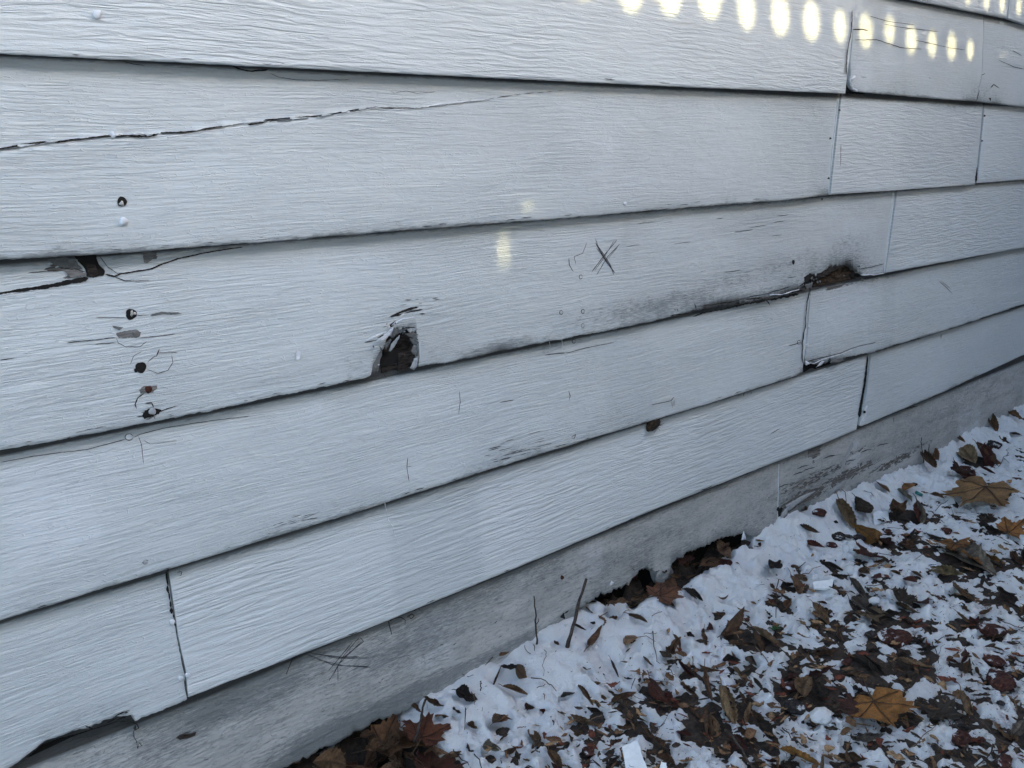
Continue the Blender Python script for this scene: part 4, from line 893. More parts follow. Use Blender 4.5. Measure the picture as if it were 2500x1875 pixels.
def leaf_mesh(name, seed, kind):
    rnd = random.Random(seed)
    n, m = 20, 11
    V = np.zeros((n, m, 3)); vein = np.zeros((n, m))
    wid = {'o': .25, 'f': .24, 'n': .14, 'w': .38, 'd': .24}[kind]*rnd.uniform(.9, 1.15)
    roll = {'o': rnd.uniform(1.1, 2.2), 'f': rnd.uniform(2.4, 3.6), 'n': rnd.uniform(1.0, 2.4), 'w': rnd.uniform(.35, .9), 'd': rnd.uniform(1.5, 3.0)}[kind]
    arch = rnd.uniform(-.5, 1.3) if kind != 'w' else rnd.uniform(-.1, .35)
    twist = rnd.uniform(-.8, .8) if kind != 'w' else rnd.uniform(-.2, .2)
    bend = rnd.uniform(-.5, .5)
    flip = -1 if rnd.random() < .35 else 1
    ph = rnd.random()*9
    cr_amp = {'o': .04, 'f': .04, 'n': .03, 'w': .035, 'd': .12}[kind]; out_amp = {'o': .15, 'f': .2, 'n': .15, 'w': .15, 'd': .8}[kind]
    cx = cz = cy = 0.0; ang = -arch/2; hd = -bend/2
    for i in range(n):
        t = i/(n-1)
        prof = math.sin(math.pi*min(1, t*.97+.02)**.85)**.75 if 0 < t < 1 else 0.02
        prof *= 1-.25*t
        for j in range(m):
            s = (j/(m-1)-.5)*2
            ser = 1+(.07*((i % 2)*2-1) if abs(s) == 1 else 0)
            W = wid*prof*ser*(1+out_amp*float(vn(np.array(t*5+ph), np.array(1.0 if s > 0 else 9.0), seed)))
            th = s*roll*(.6+.5*prof)
            if roll > .05:
                R = W/roll; yy = R*math.sin(th); zz = R*(1-math.cos(th))
            else: yy, zz = s*W, 0
            tw = twist*(t-.5)
            y2 = yy*math.cos(tw)-zz*math.sin(tw); z2 = (yy*math.sin(tw)+zz*math.cos(tw))*flip
            cr_ = cr_amp*float(fbm(np.array(t*6+ph), np.array(s*2.5+ph), seed, 3))
            V[i, j] = (cx, cy+y2, cz+z2+cr_)
            side = abs(((t*9+abs(s)*1.6) % 1)-.5)
            vein[i, j] = 1.0 if j == m//2 else (.55 if side < .12 else 0)
        ds = 1/(n-1)
        cx += ds*math.cos(ang)*math.cos(hd); cy += ds*math.sin(hd); cz += ds*math.sin(ang)*.9*1; ang += arch*ds; hd += bend*ds
    V[:, :, 0] -= V[:, :, 0].mean(); V[:, :, 1] -= V[:, :, 1].mean(); V[:, :, 2] -= V[:, :, 2].min()
    me_o, _ = grid_mesh(name, V, M_LEAF)
    me = me_o.data; a = me.attributes.new('vein', 'FLOAT', 'POINT'); a.data.foreach_set('value', vein.ravel().astype(np.float32))
    # petiole
    bpy.data.objects.remove(me_o)
    bm = bmesh.new(); bm.from_mesh(me)
    a0 = Vector(V[0, m//2]); dv = Vector((-rnd.uniform(.10, .28), rnd.uniform(-.08, .08), rnd.uniform(0, .06)))
    tv, tf = tube([a0+Vector((.08, 0, .004)), a0, a0+dv*.5+Vector((0, .01, .01)), a0+dv], .011, .008, 5, seed)
    bv = [bm.verts.new(v) for v in tv]
    for f in tf: bm.faces.new([bv[q] for q in f])
    for f in bm.faces: f.smooth = True
    bm.to_mesh(me); bm.free()
    return me
LM = {k: [leaf_mesh('dry_leaf', hash_, k) for hash_ in range(s0, s0+cnt)] for k, s0, cnt in (('o', 100, 8), ('f', 200, 7), ('n', 300, 5), ('w', 400, 4), ('d', 500, 6))}
MH = [(0, 1.0), (4, .86), (9, .87), (12, .70), (18, .66), (23, .60), (29, .64), (33, .72), (39, .76), (46, .93), (50, .80), (57, .78), (60, .62), (68, .60), (74, .52), (82, .54), (90, .58), (97, .60), (104, .50), (116, .46), (128, .40), (145, .33), (165, .12), (180, .05)]
def maple_mesh(seed, curl=.18, fold=0.0, crumple=.05):
    rnd = random.Random(seed); ph = rnd.random()*9
    jit = [rnd.uniform(.92, 1.08) for _ in MH]; jit2 = [rnd.uniform(.92, 1.08) for _ in MH]
    ol = [(a, r*j) for (a, r), j in zip(MH, jit)]+[(360-a, r*j) for (a, r), j in list(zip(MH, jit2))[::-1][1:-1]]
    # denser outline
    out = []
    for i in range(len(ol)):
        a0, r0 = ol[i]; a1, r1 = ol[(i+1) % len(ol)]
        if a1 < a0: a1 += 360
        p0 = np.array([r0*math.cos(math.radians(a0)), r0*math.sin(math.radians(a0))]); p1 = np.array([r1*math.cos(math.radians(a1)), r1*math.sin(math.radians(a1))])
        for k in range(3): out.append(p0+(p1-p0)*k/3)
    m = len(out); NR = 12; V = [(0, 0, 0)]; ve = [1.0]
    va = [0, 46, -46, 95, -95]; vl = [.95, .85, .85, .55, .55]
    def zf(x, y):
        r = math.hypot(x, y); a = math.atan2(y, x)
        z = curl*r*r*(.6+.8*math.sin(2*a+ph)+.5*math.sin(3*a+ph*2))
        z += crumple*float(fbm(np.array(x*3.3+ph), np.array(y*3.3), seed, 4))*(.3+r)*1.6
        if fold: z += fold*max(0, y-.1)*1.4
        return z
    for r in range(1, NR+1):
        for p in out:
            q = p*(r/NR); V.append((q[0], q[1]*(1-.45*abs(fold) if q[1] > .1 else 1), zf(*q)))
            d = 9; R_ = math.hypot(*q)
            for a_, l_ in zip(va, vl):
                c_, s_ = math.cos(math.radians(a_)), math.sin(math.radians(a_)); al = q[0]*c_+q[1]*s_
                if 0 < al < l_: d = min(d, abs(-q[0]*s_+q[1]*c_))
            ve.append(max(0, 1-d/.035))
    F = [(0, 1+i, 1+(i+1) % m) for i in range(m)]
    for r in range(NR-1):
        for i in range(m): F.append((1+r*m+i, 1+(r+1)*m+i, 1+(r+1)*m+(i+1) % m, 1+r*m+(i+1) % m))
    zmin = min(v[2] for v in V)
    V = [(x, y, z-zmin*.8) for x, y, z in V]
    o = mesh_obj('leaf_blade', V, F, M_MAPLE); me = o.data
    a = me.attributes.new('vein', 'FLOAT', 'POINT'); a.data.foreach_set('value', np.array(ve, np.float32))
    bpy.data.objects.remove(o)
    veins = []
    for a_, l_ in zip(va, vl):
        c_, s_ = math.cos(math.radians(a_)), math.sin(math.radians(a_))
        veins.append(tube([(c_*l_*t, s_*l_*t*(1-.45*abs(fold) if s_*l_*t > .1 else 1), zf(c_*l_*t, s_*l_*t)-zmin*.8+.004) for t in np.linspace(0, .96, 9)], .009, .003, 5))
    st = [(0, 0, -zmin*.8), (-.2, .01, -zmin*.8+.05), (-.45, .05, .05), (-.75, .12, .03)]
    return me, merge(veins), st
PAL = {'T': ((.37, .225, .12), 'tan'), 'B': ((.21, .112, .055), 'brown'), 'K': ((.060, .042, .030), 'blackish brown'), 'R': ((.125, .035, .022), 'dark red'), 'O': ((.42, .19, .045), 'orange brown'), 'G': ((.25, .215, .16), 'grey green'), 'Y': ((.42, .30, .16), 'pale tan')}
USED = []
LANDS = []
def melt(x, y, r, d): MELT.append((x, y, r, d))
FORM = {'o': 'curled oval leaf', 'f': 'tightly rolled leaf', 'n': 'narrow leaf', 'w': 'flat broad leaf', 'd': 'crumpled leaf'}
PEND = []      # things that still need a label: (object, description, category, group, x, y)
def place_leaf(p0, p1, kind, col, label=None, seed=0, wide=1.0, lift=0.0):
    rnd = random.Random(seed*31+7)
    if on_ground(*p0, .026)[1] > .028: return None
    a = on_ground(*p0, .026); b = on_ground(*p1, .026)
    L = math.hypot(b[0]-a[0], b[1]-a[1]); L = max(.012, min(L*(1.08 if not label else 1.05), .17))
    me = LM[kind][seed % len(LM[kind])]
    o = bpy.data.objects.new('dry_leaf', me); C.objects.link(o)
    cx, cy = (a[0]+b[0])/2, (a[1]+b[1])/2
    z = ground_z(cx, cy)
    o.location = (cx, cy, z-.002+lift)
    o.rotation_euler = (rnd.uniform(-.75, .75), rnd.uniform(-.4, .4), math.atan2(b[1]-a[1], b[0]-a[0]))
    o.scale = (L, L*wide*rnd.uniform(.9, 1.2), L*rnd.uniform(.8, 1.15))
    c = PAL[col][0]; k = rnd.uniform(.50, 1.15)
    o.color = (c[0]*k, c[1]*k*rnd.uniform(.93, 1.05), c[2]*k, 1)
    melt(cx, cy, L*.42, .011)
    size = 'tiny' if L < .024 else 'small' if L < .042 else 'medium' if L < .075 else 'large'
    if label: tag(o, label, 'leaf', 'dry leaves scattered on the snow')
    else: PEND.append((o, '%s %s %s' % (size, PAL[col][1], FORM[kind]), 'leaf', 'dry leaves scattered on the snow', cx, cy))
    USED.append((cx, cy, L*.5))
    return o
def place_maple(px0, px1, size, col, label, seed, curl=.18, fold=0.0, tilt=(0, 0), lift=.004, crumple=.05, stem=True, name='maple_leaf'):
    """px0 = where the stem joins, px1 = tip of the middle lobe"""
    a = on_ground(*px0, .03); b = on_ground(*px1, .03)
    L = size or math.hypot(b[0]-a[0], b[1]-a[1])
    root = tag(empty(name), label, 'leaf', 'maple leaves on the snow')
    z = ground_z((a[0]+b[0])/2, (a[1]+b[1])/2)
    root.location = (a[0], a[1], z+lift)
    root.rotation_euler = (tilt[0], tilt[1], math.atan2(b[1]-a[1], b[0]-a[0])); root.scale = (L, L, L)
    me, (vv, vf), st = maple_mesh(seed, curl, fold, crumple)
    bl = bpy.data.objects.new('leaf_blade', me); C.objects.link(bl); bl.parent = root
    bl.color = (*PAL[col][0], 1) if isinstance(col, str) else (*col, 1)
    mesh_obj('leaf_vein', vv, vf, M_STEM, root)
    if stem: mesh_obj('leaf_stem', *tube(st, .016, .010, 6, seed), M_STEM, root)
    melt((a[0]+b[0])/2, (a[1]+b[1])/2, L*.45, .006)
    USED.append(((a[0]+b[0])/2, (a[1]+b[1])/2, L*.6))
    LANDS.append(((a[0]+b[0])/2, (a[1]+b[1])/2))
    return root
def rock(px, py, rpx, mat, label=None, seed=0, flat=.6, asp=1.0, desc='reddish stone'):
    p = on_ground(px, py, .028); q = on_ground(px+rpx, py, .028)
    r = math.hypot(q[0]-p[0], q[1]-p[1])
    bm = bmesh.new(); bmesh.ops.create_icosphere(bm, subdivisions=4, radius=1)
    rn = random.Random(seed); an = rn.random()*6; ox = rn.random()*50
    # chip a few planes off so it reads as broken stone
    planes = [(Vector((rn.gauss(0, 1), rn.gauss(0, 1), rn.gauss(0, .7))).normalized(), rn.uniform(.55, .85)) for _ in range(9)]
    for v in bm.verts:
        c = v.co.copy()
        for nrm, dd in planes:
            k = c.dot(nrm)
            if k > dd: c -= nrm*(k-dd)
        c *= 1+.22*float(fbm(np.array(c.x*3+ox), np.array(c.y*3+c.z*2.3), seed, 3))
        v.co = Vector((c.x*r*asp, c.y*r, c.z*r*flat))
    for f in bm.faces: f.smooth = True
    me = bpy.data.meshes.new('stone'); bm.to_mesh(me); bm.free(); me.materials.append(mat)
    o = bpy.data.objects.new('stone', me); C.objects.link(o)
    o.location = (p[0], p[1], ground_z(p[0], p[1])+r*flat*.25); o.rotation_euler = (0, 0, an)
    melt(p[0], p[1], r*1.15, .006)
    if label: tag(o, label, 'stone', 'stones lying in the snow')
    else: PEND.append((o, desc, 'stone', 'stones lying in the snow', p[0], p[1]))
    USED.append((p[0], p[1], r))
    return o
def twig(pts, rmm, label=None, seed=0, mat=None, z0=.004, z1=.008, desc='thin dark twig', group='twigs lying on the snow', name='twig', wob=.0012):
    rn = random.Random(seed); W = []
    P = [on_ground(px, py, .03) for px, py in pts]; S = []
    for i in range(len(P)-1):
        for k in range(3): S.append(P[i]+(P[i+1]-P[i])*k/3)
    S.append(P[-1])
    base_ = max(ground_z(p[0], p[1]) for p in S)
    for i, p in enumerate(S):
        t = i/(len(S)-1)
        W.append((p[0]+rn.gauss(0, wob), p[1]+rn.gauss(0, wob), min(base_, ground_z(p[0], p[1])+.006)+z0+(z1-z0)*t))
    o = mesh_obj(name, *tube(W, rmm*.001, rmm*.0006, 6, seed, .4), mat or M_TWIG)
    c = S[len(S)//2]
    if label: tag(o, label, 'twig', group)
    else: PEND.append((o, desc, 'twig', group, c[0], c[1]))
    return o

# ------------------------------------------------------------------ named leaves and stones, from the photograph
def t9(*a): return T(9, [a])[0]
def t8(*a): return T(8, [a])[0]
def t6(*a): return T(6, [a])[0]
place_maple(t6(1978, 1488), t6(1760, 1600), .118, (.33, .185, .08), 'big tan maple leaf lying flat near the right edge', 1, .05, 0, (.12, .26), .034, .06, False)
LMK = {'big tan maple leaf': on_ground(*t6(1930, 1520))}
twig([t6(1975, 1485), t6(2090, 1478), t6(2212, 1470)], .9, 'thin stem running right from the big tan maple leaf', 3, M_STEM, .012, .012)
place_maple(t9(1310, 1255), t9(1450, 1440), .076, (.44, .19, .05), 'bright orange brown maple leaf at the lower right', 2, .22, .0, (.30, .05), .012, .09)
LMK['orange maple leaf'] = on_ground(*t9(1420, 1320))
place_maple(t9(1900, 385), t9(1900, 230), .05, (.40, .165, .045), 'upright curled orange brown maple leaf below the big tan one', 3, .3, .2, (.3, .35), .006, .09)
place_maple(t9(1320, 350), t9(1180, 350), .05, (.09, .024, .014), 'dark red lobed maple leaf in the middle of the right side', 4, .25, .2, (0, 0), .004, .09)
place_maple(t6(1830, 1360), t6(1880, 1320), .045, (.045, .014, .010), 'dark maroon leaf directly above the big tan maple leaf', 5, .3, .1, (0, 0), .006, .09, False)
place_maple(t9(2120, 215), t9(2260, 160), .055, (.42, .18, .055), 'orange leaf cut off by the right edge of the picture', 6, .25, .1, (.2, 0), .006)
place_maple(t9(20, 700), t9(170, 650), .055, (.27, .115, .065), 'dull reddish maple leaf at the mouth of the right hand hollow', 7, .2, .0, (.1, 0), .008, .07)
place_maple(t9(1800, 290), t9(1740, 440), .06, (.36, .16, .05), 'orange brown leaf under the grey green leaf', 8, .3, .3, (.1, .1), .004, .08, False)
place_maple(t8(560, 1480), t8(600, 1350), .055, (.17, .055, .026), 'reddish brown maple leaf at the edge of the lower left hollow', 9, .25, .1, (.2, 0), .012, .09)
place_maple(t8(330, 1480), t8(520, 1420), .06, (.21, .10, .045), 'brown maple leaf in the hollow under the broken board', 10, .25, .1, (0, 0), .016, .08)
place_maple(t8(620, 1620), t8(740, 1540), .055, (.085, .024, .012), 'dark red brown leaf at the bottom left of the snow', 11, .2, 0, (0, 0), .012, .08, False)
place_maple(t8(180, 1640), t8(120, 1540), .06, (.07, .020, .010), 'dark red leaf deepest in the lower left hollow', 12, .2, 0, (0, .1), .018, .08, False)
place_maple(t8(440, 1660), t8(330, 1600), .06, (.10, .028, .013), 'rusty red leaf at the bottom edge in the hollow', 14, .2, 0, (0, .1), .014, .08, False)
place_maple(t8(1950, 640), t8(1880, 560), .045, (.17, .095, .045), 'brown maple leaf tucked in the hollow under the hanging board scrap', 13, .2, 0, (.2, 0), .012, .08, False)
place_maple(t9(1740, 1300), t9(1650, 1200), .045, (.060, .050, .040), 'dark grey wet leaf right of the orange maple leaf', 15, .15, 0, (0, 0), .003, .05)
place_maple(t9(1210, 1280), t9(1050, 1220), .038, (.095, .035, .026), 'snow dusted reddish leaf left of the orange maple leaf', 16, .12, 0, (0, 0), .003, .04, False)
place_maple(t9(1270, 700), t9(1380, 780), .04, (.22, .16, .10), 'brown lobed leaf in the middle right of the snow', 17, .3, .2, (0, 0), .003, .08)
place_maple(t9(1480, 640), t9(1470, 540), .036, (.055, .042, .030), 'small dark toothed leaf above the middle right', 18, .3, .2, (.3, 0), .003, .08, False)

NAMED = [  # tile, x0, y0, x1, y1, kind, colour, wide, label
 (9, 1745, 285, 2050, 470, 'o', 'G', 1.0, 'long grey green leaf across the orange brown one'),
 (9, 1640, 400, 1868, 500, 'o', 'Y', 1.15, 'pale tan oval leaf below the grey green leaf'),
 (9, 1800, 520, 1975, 640, 'w', 'B', 1.15, 'broad oval reddish brown leaf with a long stem near the right edge'),
 (9, 1090, 95, 1185, 212, 'o', 'T', 1.2, 'tan pointed leaf on clean snow beside the flaking lowest board'),
 (9, 575, 800, 808, 895, 'o', 'T', 1.2, 'tan pointed leaf curving over the snow in the middle'),
 (9, 590, 800, 680, 920, 'f', 'B', 1.1, None), (9, 435, 840, 560, 735, 'o', 'B', 1.2, None),
 (9, 1445, 1000, 1680, 1025, 'o', 'T', 1.0, 'tan leaf arched like a bridge in the right half'),
 (9, 1180, 940, 1395, 1090, 'f', 'K', 1.0, 'long black rolled leaf left of the arched tan leaf'),
 (9, 875, 1250, 925, 1060, 'o', 'T', 1.1, 'upright tan folded leaf left of the snowy red leaf'),
 (9, 310, 1075, 360, 1215, 'f', 'B', 1.0, None), (9, 370, 1170, 455, 1385, 'o', 'T', .8, 'long tan leaf running down toward the bottom edge'),
 (9, 745, 1540, 1015, 1560, 'o', 'O', 1.3, 'large curled orange tan leaf at the bottom of the picture'),
 (9, 1005, 1560, 985, 1650, 'f', 'T', 1.0, None),
 (9, 165, 1150, 265, 1190, 'f', 'B', 1.2, None), (9, 210, 1240, 305, 1330, 'o', 'B', 1.2, None), (9, 295, 1290, 330, 1470, 'f', 'B', .9, None),
 (9, 595, 1290, 680, 1360, 'd', 'B', 1.2, None), (9, 485, 1400, 610, 1440, 'd', 'B', 1.3, None), (9, 445, 1440, 560, 1490, 'w', 'R', 1.1, 'dark red leaf under a brown curled one near the bottom'), (9, 560, 1450, 610, 1535, 'f', 'R', 1, None),
 (9, 610, 1370, 750, 1470, 'd', 'K', 1.3, None), (9, 1185, 1440, 1380, 1460, 'd', 'G', 1.2, None), (9, 1100, 1540, 1260, 1560, 'd', 'B', 1.3, None), (9, 1150, 1550, 1185, 1640, 'f', 'B', 1.1, None),
 (9, 870, 150, 912, 190, 'o', 'B', 1.4, None), (9, 1215, 75, 1300, 140, 'd', 'K', 1.6, 'black crumpled ring shaped leaf beside the tan pointed leaf'),
 (9, 1580, 60, 1610, 160, 'f', 'G', 1.2, None), (9, 1540, 90, 1585, 150, 'd', 'R', 1.2, None), (9, 1410, 130, 1500, 60, 'd', 'B', 1.2, None), (9, 1640, 215, 1740, 255, 'f', 'K', 1.3, None), (9, 1480, 270, 1570, 330, 'o', 'B', 1.5, None), (9, 1270, 200, 1380, 310, 'd', 'O', 1.2, 'orange brown twisted leaf between dark stones at the upper right'),
 (9, 1360, 240, 1440, 290, 'd', 'R', 1.4, None), (9, 900, 290, 1015, 320, 'o', 'R', 1.3, None), (9, 860, 240, 980, 280, 'o', 'B', 1.0, None), (9, 1000, 380, 1140, 420, 'f', 'K', 1.3, None), (9, 1040, 430, 1190, 470, 'n', 'K', 1.4, None),
 (9, 790, 400, 875, 430, 'w', 'B', 1.3, None), (9, 860, 460, 930, 540, 'f', 'T', 1.3, None), (9, 820, 490, 865, 570, 'o', 'T', 1.5, None), (9, 690, 470, 745, 400, 'd', 'K', 1.6, None), (9, 685, 540, 740, 570, 'd', 'B', 1.5, None), (9, 755, 520, 840, 510, 'd', 'K', 1.1, None),
 (9, 1080, 510, 1140, 560, 'd', 'B', 1.5, None), (9, 1170, 530, 1285, 610, 'o', 'G', 1.0, None), (9, 1150, 650, 1240, 720, 'f', 'K', 1.2, None), (9, 1210, 600, 1290, 670, 'w', 'G', 1.2, None), (9, 1270, 690, 1470, 760, 'd', 'K', 1.1, 'large black crumpled leaf right of the middle'), (9, 1440, 630, 1590, 700, 'o', 'T', 1.0, None), (9, 1575, 590, 1640, 660, 'w', 'R', 1.2, 'small dark red flat leaf left of the broad oval leaf'),
 (9, 1490, 710, 1560, 760, 'o', 'B', 1.3, None), (9, 1500, 490, 1570, 525, 'w', 'R', 1.3, None), (9, 1800, 700, 1920, 745, 'f', 'B', 1.3, None), (9, 1225, 430, 1290, 455, 'w', 'B', 1.3, None), (9, 1310, 460, 1360, 490, 'w', 'R', 1.2, None), (9, 1540, 440, 1610, 470, 'w', 'B', 1.0, None), (9, 1420, 440, 1480, 460, 'o', 'B', 1.2, None),
 (9, 940, 660, 1050, 750, 'o', 'T', 1.0, None), (9, 1090, 790, 1135, 860, 'f', 'T', 1.2, None), (9, 1155, 830, 1195, 850, 'd', 'B', 1.2, None), (9, 940, 760, 990, 760, 'w', 'B', 1.6, None), (9, 760, 610, 810, 660, 'f', 'K', 1.6, None), (9, 780, 690, 810, 640, 'o', 'B', 1.2, None), (9, 175, 600, 290, 680, 'f', 'K', 1.3, 'dark rolled leaf on smooth snow right of the reddish maple leaf'), (9, 155, 550, 200, 575, 'd', 'K', 1.2, None), (9, 385, 640, 440, 620, 'f', 'B', 1.4, None), (9, 340, 670, 430, 690, 'o', 'B', 1.3, None), (9, 300, 745, 350, 790, 'w', 'R', .9, None), (9, 190, 830, 240, 850, 'd', 'K', 1.5, None), (9, 275, 800, 305, 870, 'd', 'B', 1.2, None),
 (9, 110, 860, 155, 920, 'f', 'B', 1.4, None), (9, 450, 895, 560, 880, 'w', 'B', .9, None), (9, 410, 950, 520, 975, 'd', 'K', 1.4, None), (9, 455, 920, 500, 960, 'f', 'T', 1.2, None), (9, 480, 980, 530, 1080, 'f', 'T', 1.2, None), (9, 270, 1000, 400, 1040, 'n', 'B', 1.2, None), (9, 150, 1010, 240, 1090, 'f', 'R', 1.0, None), (9, 75, 930, 120, 980, 'd', 'B', 1.4, None), (9, 555, 960, 620, 1000, 'd', 'K', 1.2, None),
 (9, 910, 960, 960, 1020, 'f', 'B', 1.4, None), (9, 960, 920, 1110, 930, 'd', 'B', 1.1, None), (9, 780, 1080, 870, 1050, 'd', 'R', 1.8, None), (9, 1160, 1050, 1250, 1050, 'o', 'B', 1.1, None), (9, 930, 1080, 1060, 1060, 'd', 'R', 1.0, None), (9, 1185, 1140, 1300, 1190, 'd', 'K', 1.0, None), (9, 980, 1150, 1030, 1240, 'd', 'K', 1.3, None), (9, 1110, 1180, 1220, 1240, 'd', 'K', 1.0, None), (9, 510, 1180, 560, 1260, 'f', 'B', 1.0, None), (9, 595, 1090, 655, 1150, 'n', 'K', 1.2, None), (9, 550, 1330, 570, 1250, 'n', 'T', 1.2, None),
 (9, 10, 1170, 150, 1270, 'd', 'R', 1.3, 'rust red crumpled leaf at the left of the lower snow'), (9, 130, 1390, 225, 1450, 'o', 'R', 1.5, 'smooth dark red tongue shaped leaf near the bottom centre'), (9, 340, 1290, 350, 1470, 'n', 'T', 1.4, None), (9, 1740, 1240, 1800, 1300, 'd', 'G', 1.2, None), (9, 1830, 1200, 1900, 1360, 'f', 'T', 1.0, None), (9, 2030, 1350, 2130, 1440, 'd', 'T', 1.1, None), (9, 1500, 1270, 1560, 1340, 'd', 'K', 1.5, None), (9, 2120, 945, 2190, 985, 'w', 'K', 1.1, None), (9, 2180, 730, 2220, 740, 'w', 'K', 1.1, None), (9, 1985, 340, 2110, 390, 'd', 'O', .8, None), (9, 2040, 560, 2212, 640, 'd', 'K', 1.2, 'dark matted leaf clump at the right edge'), (9, 2140, 330, 2212, 390, 'd', 'B', 1.3, None), (9, 1920, 200, 2100, 180, 'd', 'K', .8, None),
 (9, 10, 1450, 90, 1490, 'o', 'T', 1.1, None), (9, 20, 1530, 130, 1640, 'o', 'B', 1.0, 'brown arched leaf right of the white paint chip'), (9, 660, 1560, 750, 1550, 'd', 'R', 1.1, None), (9, 700, 1600, 780, 1640, 'd', 'R', 1.1, None), (9, 910, 1420, 970, 1460, 'f', 'B', 1.2, None), (9, 1440, 1590, 1540, 1640, 'f', 'B', 1.0, None), (9, 1330, 980, 1390, 1000, 'w', 'B', 1.2, None), (9, 1540, 860, 1640, 830, 'd', 'K', 1.2, None), (9, 1580, 920, 1700, 900, 'd', 'K', 1.0, None), (9, 1750, 985, 1830, 1000, 'd', 'R', .9, None), (9, 1930, 1010, 1970, 1060, 'd', 'B', .9, None),
 (8, 950, 1060, 1098, 1062, 'o', 'B', 1.1, 'rust brown leaf arched on the snow bank near the wall'), (8, 1570, 1000, 1645, 900, 'f', 'B', 1.5, 'brown rolled leaf standing on clean snow right of the tall stick'), (8, 1470, 870, 1550, 930, 'n', 'K', 1.5, 'narrow dark leaf at the foot of the tall stick'), (8, 1140, 1105, 1205, 1200, 'o', 'B', 1.2, None), (8, 1040, 1120, 1140, 1160, 'd', 'K', 1.3, None), (8, 1050, 1215, 1210, 1215, 'n', 'B', 1.2, None), (8, 1170, 1250, 1250, 1270, 'd', 'B', 1.4, None), (8, 995, 1210, 1045, 1130, 'n', 'B', 1.3, None),
 (8, 760, 1270, 900, 1280, 'd', 'K', 1.8, 'black crumpled leaf under the lip of the snow bank'), (8, 480, 1310, 560, 1350, 'd', 'B', 1.4, None), (8, 570, 1310, 690, 1330, 'd', 'B', 1.4, 'brown curled leaf at the left end of the snow bank'), (8, 640, 1350, 720, 1400, 'o', 'B', 1.3, None), (8, 750, 1340, 800, 1380, 'd', 'K', 1.4, None), (8, 990, 1410, 1080, 1330, 'o', 'T', 1.2, None), (8, 840, 1380, 900, 1420, 'd', 'B', 1.2, None), (8, 1215, 1380, 1260, 1480, 'o', 'T', 1.3, 'single tan leaf standing on clean snow at the lower centre'), (8, 1370, 1475, 1455, 1480, 'o', 'B', 1.1, None), (8, 1480, 1420, 1540, 1420, 'd', 'B', 1.6, None), (8, 920, 1540, 1030, 1530, 'd', 'G', 1.7, 'grey brown cup shaped leaf at the bottom centre'), (8, 1060, 1560, 1130, 1500, 'o', 'B', 1.2, None), (8, 1335, 1530, 1410, 1640, 'o', 'B', 1.1, 'long dark brown leaf left of the white paint chip'), (8, 1170, 1540, 1220, 1540, 'd', 'T', 1.3, None), (8, 1075, 1640, 1170, 1640, 'w', 'B', 1.2, None), (8, 1220, 1650, 1270, 1640, 'd', 'B', 1.2, None), (8, 1000, 1650, 1060, 1640, 'd', 'B', 1.2, None),
 (8, 1500, 1160, 1590, 1250, 'f', 'B', 1.0, None), (8, 1400, 1240, 1480, 1190, 'f', 'K', 1.2, None), (8, 1380, 1300, 1430, 1310, 'd', 'K', 1.4, None), (8, 1560, 1290, 1650, 1310, 'd', 'K', 1.2, None), (8, 1430, 1290, 1660, 1350, 'n', 'T', 1.1, 'thin tan leaf curved like a sickle on the snow'), (8, 1770, 900, 1870, 950, 'w', 'T', 1.1, None), (8, 1810, 800, 1920, 850, 'f', 'B', 1.6, 'brown ring shaped curled leaf below the smooth snow ledge'), (8, 1880, 940, 1950, 1030, 'n', 'B', 1.6, None), (8, 1780, 1100, 1830, 1110, 'd', 'K', 1.3, None), (8, 1700, 1210, 1850, 1180, 'o', 'B', 1.0, None), (8, 1635, 1190, 1675, 1190, 'w', 'B', 1.4, None), (8, 1590, 1140, 1640, 1140, 'w', 'B', 1.0, None), (8, 1700, 1010, 1750, 1080, 'f', 'K', 1.0, None), (8, 2120, 550, 2170, 570, 'd', 'K', 1.2, None), (8, 2155, 620, 2212, 660, 'f', 'K', 1.3, None), (8, 2060, 950, 2110, 880, 'f', 'B', 1.3, None), (8, 2160, 830, 2200, 850, 'd', 'K', 1.3, None), (8, 2110, 1150, 2200, 1200, 'd', 'B', 1.3, None), (8, 1920, 1110, 2050, 1250, 'o', 'R', 1.2, 'rust red leaf lying left of a rolled brown leaf, lower centre'), (8, 2130, 1010, 2210, 1080, 'f', 'R', .8, None), (8, 1740, 1370, 1860, 1400, 'd', 'B', 1.3, None), (8, 1890, 1380, 1950, 1440, 'f', 'B', 1.8, None), (8, 1900, 1430, 2060, 1480, 'n', 'B', 1.6, None), (8, 1700, 1500, 1770, 1460, 'd', 'B', 1.3, None), (8, 1800, 1290, 1830, 1330, 'd', 'T', 1.3, None), (8, 1870, 1320, 1910, 1320, 'd', 'K', 1.1, None), (8, 1670, 1570, 1760, 1550, 'd', 'K', 1.3, None), (8, 1360, 990, 1390, 1020, 'd', 'B', 1.2, None),
 (8, 1650, 680, 1720, 660, 'd', 'B', 1.2, None), (8, 1730, 640, 1800, 650, 'd', 'B', 1.4, None), (8, 1800, 620, 1880, 560, 'd', 'R', 1.2, None), (8, 1560, 690, 1640, 680, 'd', 'K', 1.3, None), (8, 1980, 600, 2020, 650, 'd', 'R', 1.3, None), (8, 2100, 480, 2180, 430, 'd', 'B', 1.2, None), (8, 2000, 700, 2080, 730, 'w', 'R', 1.4, None), (9, 240, 400, 330, 370, 'd', 'B', 1.4, None), (9, 330, 360, 420, 330, 'd', 'K', 1.4, None), (9, 160, 430, 240, 420, 'd', 'R', 1.2, None), (9, 480, 460, 500, 470, 'd', 'B', 1.4, None), (9, 600, 310, 650, 320, 'o', 'O', 1.2, None), (9, 480, 300, 560, 300, 'd', 'K', 1.2, None),
